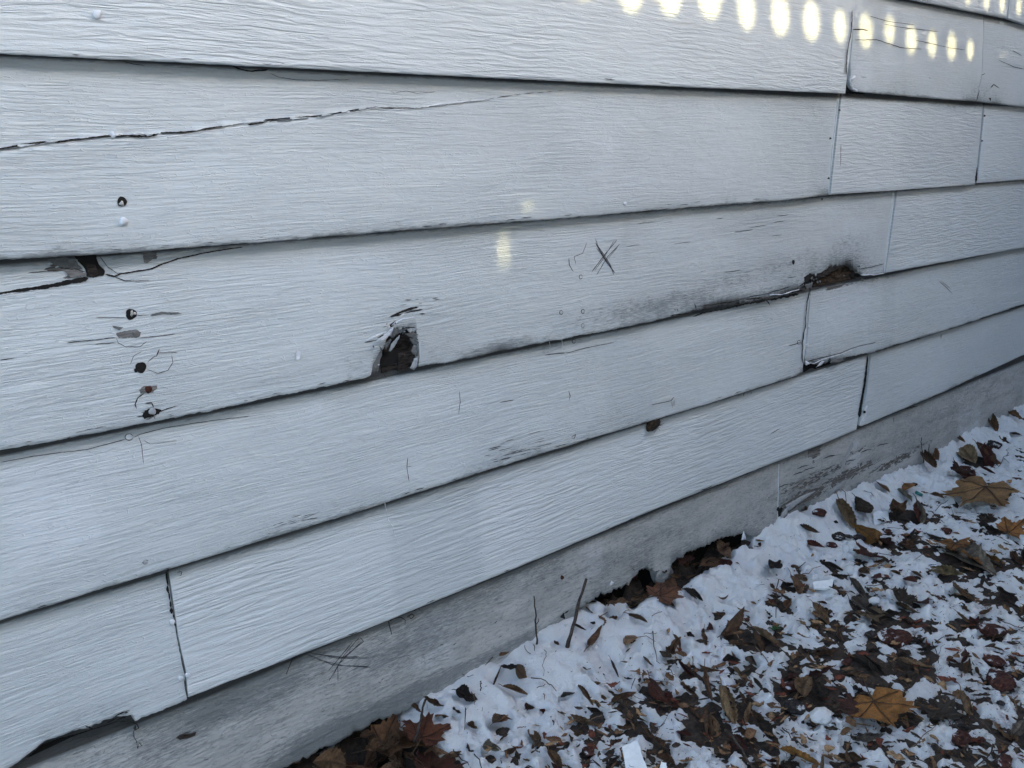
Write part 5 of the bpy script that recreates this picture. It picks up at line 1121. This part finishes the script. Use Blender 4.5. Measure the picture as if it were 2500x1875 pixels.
 (6, 1200, 1440, 1205, 1375, 'n', 'O', 1.2, None), (6, 1140, 1460, 1170, 1500, 'w', 'T', 1.2, None), (6, 1320, 1440, 1405, 1480, 'w', 'B', 1.0, None), (6, 1460, 1450, 1540, 1510, 'o', 'G', 1.1, None), (6, 1500, 1430, 1545, 1470, 'w', 'O', 1.0, None), (6, 1650, 1480, 1740, 1490, 'w', 'B', 1.0, None), (6, 1580, 1270, 1680, 1340, 'o', 'B', 1.0, None), (6, 1650, 1240, 1700, 1280, 'w', 'B', 1.0, None), (6, 1800, 1170, 1860, 1200, 'o', 'B', 1.0, None), (6, 1870, 1150, 1920, 1160, 'f', 'K', 1.0, None), (6, 1900, 1200, 2070, 1260, 'd', 'B', 1.0, None), (6, 1950, 1210, 2000, 1290, 'd', 'R', 1.0, None), (6, 1960, 1310, 2050, 1350, 'f', 'R', 1.0, None), (6, 1860, 1220, 1930, 1300, 'o', 'Y', 1.0, None), (6, 1980, 1060, 2050, 1120, 'o', 'B', 1.0, None), (6, 2090, 1020, 2200, 1060, 'd', 'B', 1.3, None), (6, 2110, 980, 2212, 960, 'd', 'K', 1.4, None), (6, 2070, 1400, 2180, 1440, 'd', 'K', 1.1, None), (6, 2150, 1350, 2212, 1380, 'o', 'B', 1.2, None), (6, 2130, 1110, 2200, 1130, 'w', 'K', 1.0, None), (6, 2060, 1130, 2130, 1160, 'd', 'B', 1.0, None), (6, 2000, 1380, 2080, 1400, 'd', 'B', 1.0, None),
 (8, 370, 1400, 420, 1360, 'd', 'R', 1.3, None), (8, 30, 1560, 130, 1520, 'd', 'K', 1.5, None), (8, 190, 1440, 290, 1450, 'd', 'K', 1.4, None), (8, 240, 1560, 310, 1600, 'd', 'K', 1.5, None), (8, 680, 1580, 810, 1560, 'd', 'B', 1.5, None), (8, 760, 1640, 860, 1650, 'w', 'B', 1.3, None),
]
HOLLOW = []
_r = random.Random(21)
for k in range(34):
    HOLLOW.append((8, *(lambda x, y, L, a: (x, y, x+L*math.cos(a), y+L*.6*math.sin(a)))(_r.uniform(-160, 640), _r.uniform(1480, 1690), _r.uniform(80, 170), _r.uniform(0, 6.28)), _r.choice('dwod'), _r.choice('RRBRKO' if k % 3 else 'BT'), 1.3, None))
for k in range(26):
    t = _r.random()
    HOLLOW.append((9, *(lambda x, y, L, a: (x, y, x+L*math.cos(a), y+L*.6*math.sin(a)))(-420+t*940, 700-t*380+_r.uniform(-90, 30), _r.uniform(50, 110), _r.uniform(0, 6.28)), _r.choice('dwod'), _r.choice('RBBKT'), 1.3, None))
NAMED += HOLLOW
for k, (tl, x0, y0, x1, y1, kd, col, wd, lab) in enumerate(NAMED):
    (p0, p1) = T(tl, [(x0, y0), (x1, y1)])
    place_leaf(p0, p1, kd, col, lab, k+1, wd, .030*random.Random(k).random() if k >= len(NAMED)-len(HOLLOW) else 0)
def to_px(x, y, z):
    d = np.array([x, y, z])-CAM; k = d@FW; return 1250+FPX*(d@RT)/k, 937.5-FPX*(d@UP)/k
_r = random.Random(44)
for k in range(46):
    if k < 30: x, y, zz = _r.uniform(1.10, 1.62), _r.uniform(-.03, .018), _r.uniform(.022, .062)
    else: x, y, zz = _r.uniform(.48, .68), _r.uniform(-.06, .015), _r.uniform(.012, .035)
    p0 = to_px(x, y, .026); a_ = _r.uniform(0, 6.28); L = _r.uniform(.028, .055); p1 = to_px(x+L*math.cos(a_), min(.02, y+L*math.sin(a_)*.5), .026)
    o_ = place_leaf(p0, p1, _r.choice('dwod'), _r.choice('BRBTB'), None, 900+k, 1.4)
    if o_: o_.location.z = zz
ROCKS = [(9, 980, 180, 44, 'R'), (9, 1755, 200, 32, 'R'), (9, 1395, 90, 0, 'R'), (9, 1100, 235, 46, 'D'), (9, 1160, 245, 24, 'D'), (9, 1225, 235, 32, 'D'), (9, 1085, 185, 14, 'D'), (9, 1400, 185, 24, 'R'), (9, 1440, 835, 80, 'R'), (9, 2030, 790, 78, 'R'), (9, 2040, 955, 62, 'R'), (9, 2090, 1080, 80, 'R'), (9, 835, 1250, 70, 'D'), (9, 800, 1110, 60, 'R'), (9, 1845, 1430, 55, 'R'), (9, 1840, 1340, 50, 'D'), (9, 575, 1140, 20, 'R'), (9, 2085, 1215, 22, 'D'), (9, 570, 357, 17, 'D'), (9, 437, 396, 12, 'D'), (9, 460, 1230, 30, 'D'),
         (8, 1572, 1510, 46, 'R'), (8, 1590, 865, 14, 'D'), (6, 2040, 1170, 42, 'D'), (6, 1865, 1345, 60, 'R'), (9, 1970, 1440, 26, 'R'), (9, 2100, 1590, 50, 'R'), (9, 1060, 280, 34, 'R'), (9, 1500, 265, 22, 'R'), (9, 1805, 245, 18, 'D'), (6, 1560, 1400, 18, 'D'), (9, 1290, 820, 34, 'D'), (9, 1145, 985, 32, 'R')]
RL = {0: 'round dark red stone on clean snow beside the flaking lowest board', 8: 'flat red stone with snow on it in the middle right', 9: 'blocky dark red stone near the right edge', 10: 'pointed dark red stone below the blocky one at right', 11: 'snow dusted red stone lowest at the right edge', 12: 'large dark stone left of the snowy red leaf', 21: 'round maroon stone sunk in clean snow near the bottom centre', 22: 'tiny black pebble on the snow right of the tall stick'}
for k, (tl, x, y, r, m_) in enumerate(ROCKS):
    if r == 0: continue
    p = T(tl, [(x, y)])[0]
    rock(*p, r*.40687, M_ROCK if m_ == 'R' else M_ROCKD, RL.get(k), k+3, .55, 1.0+.25*(k % 3), 'reddish stone' if m_ == 'R' else 'blackish stone')
# twigs from the photograph
TW = [(9, [(0, 690), (60, 640)], .8, None), (9, [(170, 410), (250, 445), (350, 495)], 1.3, 'black twig lying across the snow from the hollow'), (9, [(660, 545), (600, 560)], .5, None), (9, [(0, 1460), (90, 1300)], .6, None), (9, [(420, 1400), (480, 1500), (590, 1660)], 1.8, 'thick dark twig running to the bottom edge'), (9, [(755, 1385), (820, 1460), (880, 1500)], 1.0, None), (9, [(1480, 1540), (1600, 1610), (1680, 1660)], 1.1, 'straight dark twig crossing the bottom right'), (9, [(1555, 1505), (1630, 1440), (1705, 1395)], .8, None), (9, [(1910, 1320), (2000, 1410), (2120, 1500), (2212, 1560)], 1.3, 'long forked twig at the lower right corner'), (9, [(2040, 1500), (1990, 1580), (1920, 1650)], 1.3, None), (9, [(2060, 730), (2130, 760), (2212, 800)], .9, None), (9, [(1975, 650), (2030, 690)], .7, None), (9, [(1050, 560), (1150, 612)], 1.0, None), (9, [(1270, 545), (1395, 548)], .8, None), (9, [(1260, 530), (1350, 640)], .7, None), (9, [(610, 910), (700, 1025)], 1.2, None), (9, [(700, 880), (830, 1010)], .8, None), (9, [(850, 440), (905, 405)], 1.2, None), (9, [(740, 490), (735, 620), (725, 740)], 1.0, 'thin upright dead stem in the middle of the snow'), (9, [(880, 465), (990, 430)], .8, None), (9, [(1160, 1060), (1230, 1062)], .6, None), (9, [(485, 1140), (535, 1130)], .7, None), (9, [(380, 1230), (500, 1260)], .5, None), (9, [(2170, 1180), (2180, 1290)], 1.2, None), (9, [(1850, 1500), (1945, 1540)], .7, None), (9, [(1665, 860), (1690, 920), (1700, 1000)], 1.0, None), (9, [(1680, 870), (1740, 850)], .8, None), (9, [(1040, 1550), (1080, 1590)], 1.0, None), (9, [(1620, 330), (1560, 400)], .5, None), (9, [(2040, 230), (2130, 285)], .8, None), (9, [(700, 1500), (745, 1465)], .6, None),
      (8, [(1180, 1010), (1215, 1075)], .8, None), (8, [(1237, 1005), (1237, 1060)], .7, None), (8, [(1300, 1030), (1305, 1080), (1290, 1130), (1298, 1170)], .5, 'hair thin wavy stem on the snow bank'), (8, [(810, 1085), (838, 1120)], .6, None), (8, [(810, 1160), (812, 1188)], .6, None), (8, [(838, 1178), (875, 1180)], .7, None), (8, [(995, 1060), (945, 1130)], .8, None), (8, [(830, 1330), (825, 1450)], 1.0, None), (8, [(870, 1250), (880, 1340)], .7, None), (8, [(430, 1340), (440, 1365), (490, 1360)], .8, None), (8, [(880, 1550), (910, 1590), (925, 1650)], 1.0, None), (8, [(1250, 1200), (1310, 1185)], .7, None), (8, [(1300, 1210), (1300, 1250)], .8, None), (8, [(1355, 1340), (1358, 1380)], 1.0, None), (8, [(1945, 870), (1970, 960), (1990, 1040)], .8, None), (8, [(1850, 1115), (1820, 1180)], .8, None), (8, [(2060, 1050), (2090, 1110)], .8, None), (8, [(1960, 1430), (2020, 1370)], .8, None), (8, [(1575, 1285), (1600, 1330)], .7, None), (8, [(1945, 810), (2000, 795)], .7, None), (8, [(2190, 960), (2190, 1010)], 1.0, None), (8, [(1220, 1155), (1300, 1180), (1370, 1215)], .9, None), (8, [(1780, 920), (1970, 912)], .8, 'thin pale straw lying across a tan leaf'), (8, [(1445, 780), (1440, 810)], .6, None), (8, [(1850, 1090), (1900, 1105)], .6, None),
      (6, [(1090, 1495), (1130, 1540), (1140, 1580)], .9, None), (6, [(1250, 1490), (1310, 1520)], .9, None), (6, [(1690, 1560), (1760, 1500)], .8, None), (6, [(1590, 1150), (1615, 1200), (1605, 1270), (1610, 1300)], 1.0, None), (6, [(1370, 1595), (1400, 1630)], .8, None)]
for k, (tl, pts, r, lab) in enumerate(TW):
    twig(T(tl, pts), r, lab, k+1, M_TWIG2 if k % 4 == 3 or (lab and 'straw' in lab) else M_TWIG)
# sticks poking up out of the snow beside the wall
def stick(pb, pt, r0, r1, label, seed, mid=None, side=None):
    b = on_ground(*pb, .045); t = on_y(*pt, b[1]); n = 10
    rn = random.Random(seed)
    W = [b+(t-b)*(i/n)+np.array([rn.gauss(0, .0007), rn.gauss(0, .0007), 0]) for i in range(-1, n+1)]
    parts = [tube(W, r0, r1, 8, seed, .25)]
    if side:
        q = W[int(n*side)]; parts.append(tube([q, q+np.array([.004, -.002, .006]), q+np.array([.003, -.003, .012])], r1*.8, r1*.5, 5))
    melt(b[0], b[1], .012, .006)
    return tag(mesh_obj('stick', *merge(parts), M_TWIG), label, 'stick', 'sticks poking up beside the wall')
stick(t8(1435, 940), t8(1550, 523), .0034, .0023, 'tall bare stick poking out of the snow beside the wall, thickest of the two', 1)
stick(t8(1255, 915), t8(1240, 627), .0019, .0009, 'thinner bare stick poking out of the snow left of the tall one', 2, side=.5)
stick(t8(530, 1480), t8(585, 1245), .0022, .0016, 'dark stub of stick at the left end of the snow bank', 3)
stick(t8(918, 1190), t8(918, 1135), .0010, .0007, 'tiny dark spike at the lip of the snow bank', 4)
stick(t6(1605, 1290), t6(1595, 1150), .0011, .0007, 'bent thin stem standing by the wall far right', 5)
stick(t6(1645, 1290), t6(1640, 1190), .0010, .0007, 'straight thin stem standing right of the bent one', 6)
# green plastic ring
def ring_thing():
    p = on_ground(*t6(1582, 1456), .03); bm = bmesh.new(); n = 40
    prof = [(.0072, 0), (.0090, 0), (.0092, .0018), (.0088, .0020), (.0092, .0024), (.0091, .0062), (.0084, .0068), (.0076, .0062), (.0072, .004)]
    V = []; F = []
    for i in range(n):
        a = 2*math.pi*i/n
        for r, z in prof: V.append((r*math.cos(a), r*math.sin(a), z))
    k = len(prof)
    for i in range(n):
        for j in range(k): F.append((i*k+j, ((i+1) % n)*k+j, ((i+1) % n)*k+(j+1) % k, i*k+(j+1) % k))
    mat = simple('green_plastic', (.015, .13, .115), .35, (100, 100, 100), .1, .0001, .5)
    o = mesh_obj('bottle_ring', V, F, mat); o.location = (p[0], p[1], ground_z(p[0], p[1])+.002); o.rotation_euler = (.35, .25, .4)
    melt(p[0], p[1], .012, .002)
    tag(o, 'small teal green plastic bottle ring lying on the snow left of the big maple leaf', 'ring')
ring_thing()
# white paint chips and slivers
M_CHIP = simple('white_paint_chip', (.64, .655, .655), .5, (120, 120, 120), .08, .001)
def chip(pts, tl, th, label, seed, tilt=.06):
    rn = random.Random(seed); P = T(tl, pts); out = []
    for i in range(len(P)):
        a, b = np.array(P[i]), np.array(P[(i+1) % len(P)])
        for k in range(5): out.append(a+(b-a)*k/5+np.array([rn.uniform(-.8, .8), rn.uniform(-.8, .8)]))
    W = [on_ground(*p, .033) for p in out]; c = sum(W)/len(W); z = ground_z(c[0], c[1])+.004; m = len(W)
    V = [(w_[0], w_[1], z+th+(w_[0]-c[0])*tilt*4) for w_ in W]+[(w_[0], w_[1], z+(w_[0]-c[0])*tilt*4) for w_ in W]
    F = [tuple(range(m))]+[tuple(range(2*m-1, m-1, -1))]+[(i, m+i, m+(i+1) % m, (i+1) % m) for i in range(m)]
    o = mesh_obj('paint_chip', V, F, M_CHIP, None, False); tag(o, label, 'paint chip', 'white chips on the snow')
    for q in (0, .5): melt(c[0], c[1], .012, .001)
chip([(1768, 1520), (1855, 1500), (1925, 1660), (1800, 1680)], 8, .004, 'white painted wood chip at the bottom edge of the picture', 1)
chip([(945, 518), (1070, 520), (1060, 555), (955, 548)], 9, .003, 'thin white paint sliver in the middle of the snow', 2)
chip([(1310, 80), (1400, 85), (1408, 120), (1320, 132)], 9, .002, 'white paint chip between dark leaves at the upper right', 3)
chip([(2000, 1628), (2032, 1640), (2035, 1665), (1990, 1660)], 8, .003, 'tiny white chip right of the large chip at the bottom', 4)
# snow clods
def clod(px, py, r, label, seed):
    p = on_ground(px, py, .035); bm = bmesh.new(); bmesh.ops.create_icosphere(bm, subdivisions=4, radius=1)
    for v in bm.verts:
        v.co *= 1+.35*float(fbm(np.array(v.co.x*1.8+seed), np.array(v.co.y*1.8+v.co.z), seed, 3)); v.co = Vector((v.co.x*r*1.3, v.co.y*r, v.co.z*r*.6))
    for f in bm.faces: f.smooth = True
    me = bpy.data.meshes.new('snow_clod'); bm.to_mesh(me); bm.free(); me.materials.append(M_SNOW)
    o = bpy.data.objects.new('snow_clod', me); C.objects.link(o); o.location = (p[0], p[1], ground_z(p[0], p[1])+r*.3)
    tag(o, label, 'snow clod', 'snow clods')
clod(*t9(1320, 620), .010, 'left of two white snow clods in the middle right', 1); clod(*t9(1405, 660), .013, 'right of two white snow clods in the middle right', 2); clod(*t9(1000, 1290), .016, 'snow clod capping a stone left of the orange maple leaf', 3)
# green sprig
def sprig():
    root = tag(empty('green_sprig'), 'small dark green sprig growing through the snow in the middle', 'plant')
    p = on_ground(*t9(710, 765), .03); root.location = (p[0], p[1], ground_z(p[0], p[1]))
    mg = simple('green_leaf', (.02, .075, .02), .5, (300, 300, 300), .4)
    rn = random.Random(2)
    for k in range(7):
        a = rn.uniform(0, 6.28); L = rn.uniform(.008, .015); d = np.array([math.cos(a), math.sin(a), .5])
        V = np.zeros((6, 3, 3))
        for i in range(6):
            t = i/5
            for j in range(3):
                V[i, j] = d*L*t+np.array([-math.sin(a), math.cos(a), 0])*(j-1)*L*.32*math.sin(math.pi*min(.97, t+.06))+np.array([0, 0, -.004*t*t+(abs(j-1))*.001])
        grid_mesh('leaflet', V, mg, root)
sprig()
# loose white peelings on the lowest boards' lower edge
for k, (pts, y) in enumerate([([(1040, 1470), (1090, 1440), (1140, 1410), (1130, 1440), (1060, 1485), (1045, 1500)], -.002), ([(780, 1560), (880, 1500), (960, 1470), (900, 1520), (800, 1590)], -.001), ([(750, 1640), (760, 1600), (800, 1560), (790, 1620)], -.002), ([(1205, 1420), (1270, 1395), (1230, 1430)], -.002)]):
    flake(T(6, pts), y, M_FLAKE, 'paint_flake', b_f2, 60+k, .003)
flake(T(8, [(1955, 480), (2060, 455), (2075, 480), (2050, 540), (1960, 545)]), .004, M_FLAKEB, 'paint_flake', b_f1, 66, .003)
flake(T(9, [(515, 290), (530, 235), (545, 290)]), -.001, M_CAULK, 'paint_flake', b_f1, 67, .003)
flake(T(8, [(1690, 570), (1700, 535), (1715, 545), (1710, 560)]), .0, M_CAULK, 'paint_flake', b_f1, 68, .002)

# ------------------------------------------------------------------ random further leaves, twigs, bits
rnd = random.Random(77)
def in_ground(px, py):
    w_ = on_ground(px, py, .03); return w_[1] < -.10 and GX0 < w_[0] < GX1, w_
cnt = 0; tries = 0
while cnt < 60 and tries < 4000:
    tries += 1
    px = rnd.uniform(900, 2560); py = rnd.uniform(1000, 1900)
    ok, w_ = in_ground(px, py)
    if not ok or w_[1] > -.16 and rnd.random() < .7: continue
    if any((w_[0]-u[0])**2+(w_[1]-u[1])**2 < (u[2]*.9+.008)**2 for u in USED): continue
    L = rnd.uniform(16, 42)*(1 if px < 2000 else 1.0); a = rnd.uniform(0, 6.28)
    place_leaf((px, py), (px+L*math.cos(a), py+L*.7*math.sin(a)), rnd.choice('ofdddddn'), rnd.choice('BBBKKKTTRG'), None, 400+cnt, rnd.uniform(.9, 1.4)); cnt += 1
for k in range(50):
    px = rnd.uniform(1000, 2540); py = rnd.uniform(1050, 1880); ok, w_ = in_ground(px, py)
    if not ok: continue
    L = rnd.uniform(14, 60); a = rnd.uniform(-.3, 1.1)*rnd.choice((1, 1, -1))
    twig([(px, py), (px+L*.5*math.cos(a), py+L*.5*math.sin(a)+rnd.uniform(-2, 2)), (px+L*math.cos(a), py+L*math.sin(a))], rnd.uniform(.4, .9), None, 300+k, M_TWIG if rnd.random() < .75 else M_TWIG2)
# the yard beyond the detailed patch
M = N('snowy_yard')
y1_ = M.noise(M.tc, (9, 9, 9), 5, .7)
M.bump(y1_, .03); M_YARD = M.done(M.mix(M.rng(y1_, .50, .58), (.05, .038, .026), (.75, .77, .80)), .7, .3)
S = 150
hole = [(GX0, GY0), (GX1, GY0), (GX1, GY1), (GX0, GY1)]
V = [(-S, -S, .008), (S, -S, .008), (S, S, .008), (-S, S, .008)]+[(x, y, .008) for x, y in hole]
tag(mesh_obj('ground', V, [(0, 1, 5, 4), (1, 2, 6, 5), (2, 3, 7, 6), (3, 0, 4, 7)], M_YARD, None, False), kind='structure')

# leaf crumbs and needles: what nobody could count
parts_v = []; parts_f = []; mats = []
rn = np.random.RandomState(5); K = 16000
cx = rn.uniform(.55, 3.6, K); cy = rn.uniform(-.95, -.03, K)
keep = (rn.rand(K) < np.clip(.25+1.1*np.clip(-cy-.12, 0, .4)*2, .04, 1))
cx, cy = cx[keep], cy[keep]
V = []; F = []; MI = []
for x, y in zip(cx, cy):
    z = ground_z(x, y)+.0007; a = rn.rand()*6.28
    if rn.rand() < .45: L, W = rn.uniform(.003, .011), rn.uniform(.0004, .0009)
    else: L, W = rn.uniform(.0015, .0055), rn.uniform(.001, .003)
    c_, s_ = math.cos(a), math.sin(a); o_ = len(V); tz = rn.uniform(-.3, .5)*L; n_ = 5
    for k in range(n_):
        t = 2*math.pi*k/n_; r_ = .7+.5*rn.rand(); u_, v_ = math.cos(t)*L*.5*r_, math.sin(t)*W*.5*r_
        V.append((x+u_*c_-v_*s_, y+u_*s_+v_*c_, z+max(0, tz*(u_/L+.5))+rn.rand()*.0008))
    F.append(tuple(range(o_, o_+n_))); MI.append(rn.choice(3, p=[.6, .28, .12]))
lit = mesh_obj('leaf_litter', V, F, M_TWIG, None, False)
lit.data.materials.append(simple('crumb_brown', (.09, .055, .032), .85)); lit.data.materials.append(simple('crumb_tan', (.20, .14, .08), .85))
lit.data.polygons.foreach_set('material_index', np.array(MI, np.int32)); tag(lit, kind='stuff')
# small torn leaf pieces, far too many to count
fv = []; ff = []; fm = []; off_ = 0; rr = random.Random(9)
src = []
for kk in 'dddofn':
    for me_ in LM[kk]:
        co_ = np.empty(len(me_.vertices)*3); me_.vertices.foreach_get('co', co_); src.append((co_.reshape(-1, 3), [tuple(p.vertices) for p in me_.polygons]))
nfr = 0
while nfr < 1400:
    px, py = rr.uniform(880, 2560), rr.uniform(990, 1900); ok, w_ = in_ground(px, py)
    if not ok or (w_[1] > -.15 and rr.random() < .75): continue
    co_, fs_ = rr.choice(src); L = rr.choice([rr.uniform(.006, .014), rr.uniform(.012, .026)]); a_ = rr.uniform(0, 6.28); b_ = rr.uniform(-1.0, 1.0)
    cz_ = np.array([[math.cos(a_), -math.sin(a_), 0], [math.sin(a_), math.cos(a_), 0], [0, 0, 1]]); cx_ = np.array([[1, 0, 0], [0, math.cos(b_), -math.sin(b_)], [0, math.sin(b_), math.cos(b_)]])
    q = (co_*np.array([L, L*rr.uniform(.8, 2.0), L*rr.uniform(.7, 1.3)]))@cx_.T@cz_.T
    zg = ground_z(w_[0], w_[1]); q = q+np.array([w_[0], w_[1], zg-.001-q[:, 2].min()*.6])
    fv.append(q); ff += [tuple(i+off_ for i in f) for f in fs_]; mi_ = rr.choice([0, 0, 0, 1, 1, 2, 3]); fm += [mi_]*len(fs_); off_ += len(q); nfr += 1
    melt(w_[0], w_[1], L*.6, .007)
fr = mesh_obj('leaf_fragments', np.concatenate(fv), ff, simple('fragment_dark', (.042, .028, .019), .8, (200, 200, 200), .5), None)
for nm_, cc_ in (('fragment_brown', (.14, .075, .038)), ('fragment_tan', (.27, .165, .085)), ('fragment_red', (.12, .035, .020))): fr.data.materials.append(simple(nm_, cc_, .8, (200, 200, 200), .45))
fr.data.polygons.foreach_set('material_index', np.array(fm, np.int32)); tag(fr, kind='stuff')
# melt hollows under every item, then build the sheets
for x, y, r, d in MELT:
    i0, i1 = int((y-3*r-GY0)/GS), int((y+3*r-GY0)/GS)+1; j0, j1 = int((x-3*r-GX0)/GS), int((x+3*r-GX0)/GS)+1
    i0, i1 = max(i0, 0), min(i1, len(gy)); j0, j1 = max(j0, 0), min(j1, len(gx))
    if i0 >= i1 or j0 >= j1: continue
    g = ((GXX[i0:i1, j0:j1]-x)/r)**2+((GYY[i0:i1, j0:j1]-y)/r)**2
    snow[i0:i1, j0:j1] -= d*np.exp(-g**1.5)*(1+1.1*n2[i0:i1, j0:j1])
so_, _ = grid_mesh('snow', np.stack([GXX, GYY, snow], -1), M_SNOW)
dd = np.clip(.25+.9*right+.5*fbm(GXX*7, GYY*7, 44, 3)-1.2*bw-np.clip((snow-soil)/.02, -1, 1)*.45, 0, 1)
a = so_.data.attributes.new('dirty', 'FLOAT', 'POINT'); a.data.foreach_set('value', dd.ravel().astype(np.float32))
so_['kind'] = 'structure'
sl_, _ = grid_mesh('soil', np.stack([GXX, GYY, soil], -1), M_SOIL); sl_['kind'] = 'structure'


# ------------------------------------------------------------------ labels for the many: nearest landmark, side of it, rank
LM2 = {'the big tan maple leaf': on_ground(*t6(1930, 1520)), 'the orange maple leaf': on_ground(*t9(1420, 1320)), 'the tall bare stick': on_ground(*t8(1435, 940)), 'the white chip at the bottom': on_ground(*t8(1840, 1580)), 'the green ring': on_ground(*t6(1582, 1456)),
       'the broad oval leaf': on_ground(*t9(1885, 580)), 'the green sprig': on_ground(*t9(710, 765)), 'the arched tan leaf': on_ground(*t9(1560, 1010)), 'the reddish maple leaf': on_ground(*t9(80, 680)), 'the hollow at lower left': on_ground(*t8(300, 1550)), 'the cup shaped leaf': on_ground(*t8(975, 1530)), 'the rust red crumpled leaf': on_ground(*t9(80, 1220)), 'the pointed tan leaf by the wall': on_ground(*t9(1140, 150)), 'the dark lobed maple leaf': on_ground(*t9(1290, 350))}
def topx(p):
    d = np.array([p[0], p[1], .03])-CAM; k = d@FW; return 1250+FPX*(d@RT)/k, 937.5-FPX*(d@UP)/k
LP = {k: topx(v) for k, v in LM2.items()}
ORD = ['nearest', 'second nearest', 'third nearest', 'fourth nearest', 'fifth nearest', 'sixth nearest', 'seventh nearest', 'eighth nearest', 'ninth nearest', 'tenth nearest']
buck = {}
for o, desc, cat, grp, x, y in PEND:
    q = topx((x, y)); k = min(LP, key=lambda n: math.hypot(q[0]-LP[n][0], (q[1]-LP[n][1])*1.4))
    dx, dy = q[0]-LP[k][0], q[1]-LP[k][1]
    side = ('right of' if dx > 0 else 'left of') if abs(dx) > abs(dy)*1.1 else ('below' if dy > 0 else 'above')
    buck.setdefault((desc, side, k), []).append((math.hypot(dx, dy), o, cat, grp))
for (desc, side, k), L in buck.items():
    L.sort(key=lambda t: t[0])
    for i, (d, o, cat, grp) in enumerate(L):
        tag(o, '%s %s %s' % (desc, side, k) if len(L) == 1 else '%s %s %s, %s' % (desc, side, k, ORD[min(i, 9)]), cat, grp)

# ------------------------------------------------------------------ unseen board fence added behind the camera: shades the wall, openings shape the sun spots
FY = -2.0
def fence_pt(X, Z):
    """where the sunbeam that lands on the wall at X, Z passes the fence"""
    t = -FY/(-TO_SUN[1]); t = FY/TO_SUN[1]
    return X+TO_SUN[0]*t, Z+TO_SUN[2]*t
SPOTS = []
spz = {0: .182, 1: .190, 2: .195, 3: .199, 4: .200, 5: .201, 6: .199, 7: .197, 8: .196, 9: .205, 10: .192, 11: .190, 12: .190, 13: .188}
sps = {0: .020, 1: .023, 2: .024, 3: .025, 4: .020, 5: .0225, 6: .0225, 7: .019, 8: .022, 9: .018, 10: .0195, 11: .018, 12: .0195, 13: .015}
for i in range(14):
    X = 1.060+.1052*i
    if i > 8: X = 1.060+.1052*8+.1003*(i-8)
    SPOTS.append((X+.01*(i < 2), spz[i]+CAMZ+(.03 if i < 1 else .018 if i < 4 else 0), sps[i]*1.30, sps[i]*1.55))
SPOTS += [(2.598, .186+CAMZ, .006, .012)]
for X in (2.03, 2.13, 2.235, 2.338, 2.444, 2.536, 2.64, 2.74): SPOTS.append((X, .300+CAMZ if X > 2.3 else .345+CAMZ, .016, .022))
SPOTS += [(.955, .752, .010, .0065), (.925, .695, .0078, .032)]
SPOTS += [(1.545, -.055+CAMZ, .0035, .005), (2.60, -.075+CAMZ, .0055, .006)]
def panel():
    cu = bpy.data.curves.new('fence_panel', 'CURVE'); cu.dimensions = '2D'; cu.fill_mode = 'BOTH'; cu.extrude = .004
    def spl(P):
        s = cu.splines.new('POLY'); s.points.add(len(P)-1); s.use_cyclic_u = True
        for q, (x, y) in zip(s.points, P): q.co = (x, y, 0, 1)
    spl([(-1.7, -.05), (9.5, -.05), (9.5, 2.95), (-1.7, 2.95)])
    for X, Z, rx, rz in SPOTS:
        fx, fz = fence_pt(X, Z); k = 28
        spl([(fx+rx*math.cos(2*math.pi*i/k), fz-rz*math.sin(2*math.pi*i/k)) for i in range(k)])
    o = bpy.data.objects.new('tmp', cu); C.objects.link(o)
    bpy.context.view_layer.update()
    me = bpy.data.meshes.new_from_object(o.evaluated_get(bpy.context.evaluated_depsgraph_get()))
    bpy.data.objects.remove(o)
    me.materials.clear(); me.materials.append(simple('grey_fence_wood', (.16, .14, .12), .85, (3, 3, 60), .3, .002))
    p = bpy.data.objects.new('fence_panel', me); C.objects.link(p); p.rotation_euler = (math.pi/2, 0, 0)
    return p
fen = tag(empty('shade_fence', (3.0, FY, 0)), 'unseen grey wooden fence added behind the camera, its openings shaped to cast the sun spots', 'fence')
pn = panel(); pn.parent = fen; pn.location = (-3.0, 0, 0)
for k in range(5):
    x0 = -4.64+k*2.2 if k == 0 else -2.85+(k-1)*2.2
    ps = mesh_obj('post', *boxv(x0, x0+.09, -.10, -.006, 0, 3.0), pn.data.materials[0], fen, False)

# dark unseen wing added beyond the wall's right end to darken it
blocker = tag(empty('side_blocker', (3.9, 0, 0)), 'unseen dark brown wing of the house beyond the right end of the white wall', 'blocker')
mesh_obj('wall', *boxv(0, 2.6, -1.42, -.03, -.05, 3.6), simple('dark_brown_blocker', (.07, .05, .04), .8, (2, 2, 80), .3, .002), blocker, False)
mesh_obj('roof', *boxv(-.25, 2.8, -1.6, .05, 3.603, 3.75), M_DARK, blocker, False)

# unseen eave added overhead to block sky light from wall and snow
eave = tag(empty('shade_eave', (0, 0, 2.9)), 'unseen white eave added above the picture to block sky light', 'eave')
mesh_obj('soffit', *boxv(XL, XR, -.75, .08, 0, .03), M_DARK, eave, False)
mesh_obj('fascia', *boxv(XL, XR, -.775, -.752, -.05, .16), M_CAULK, eave, False)
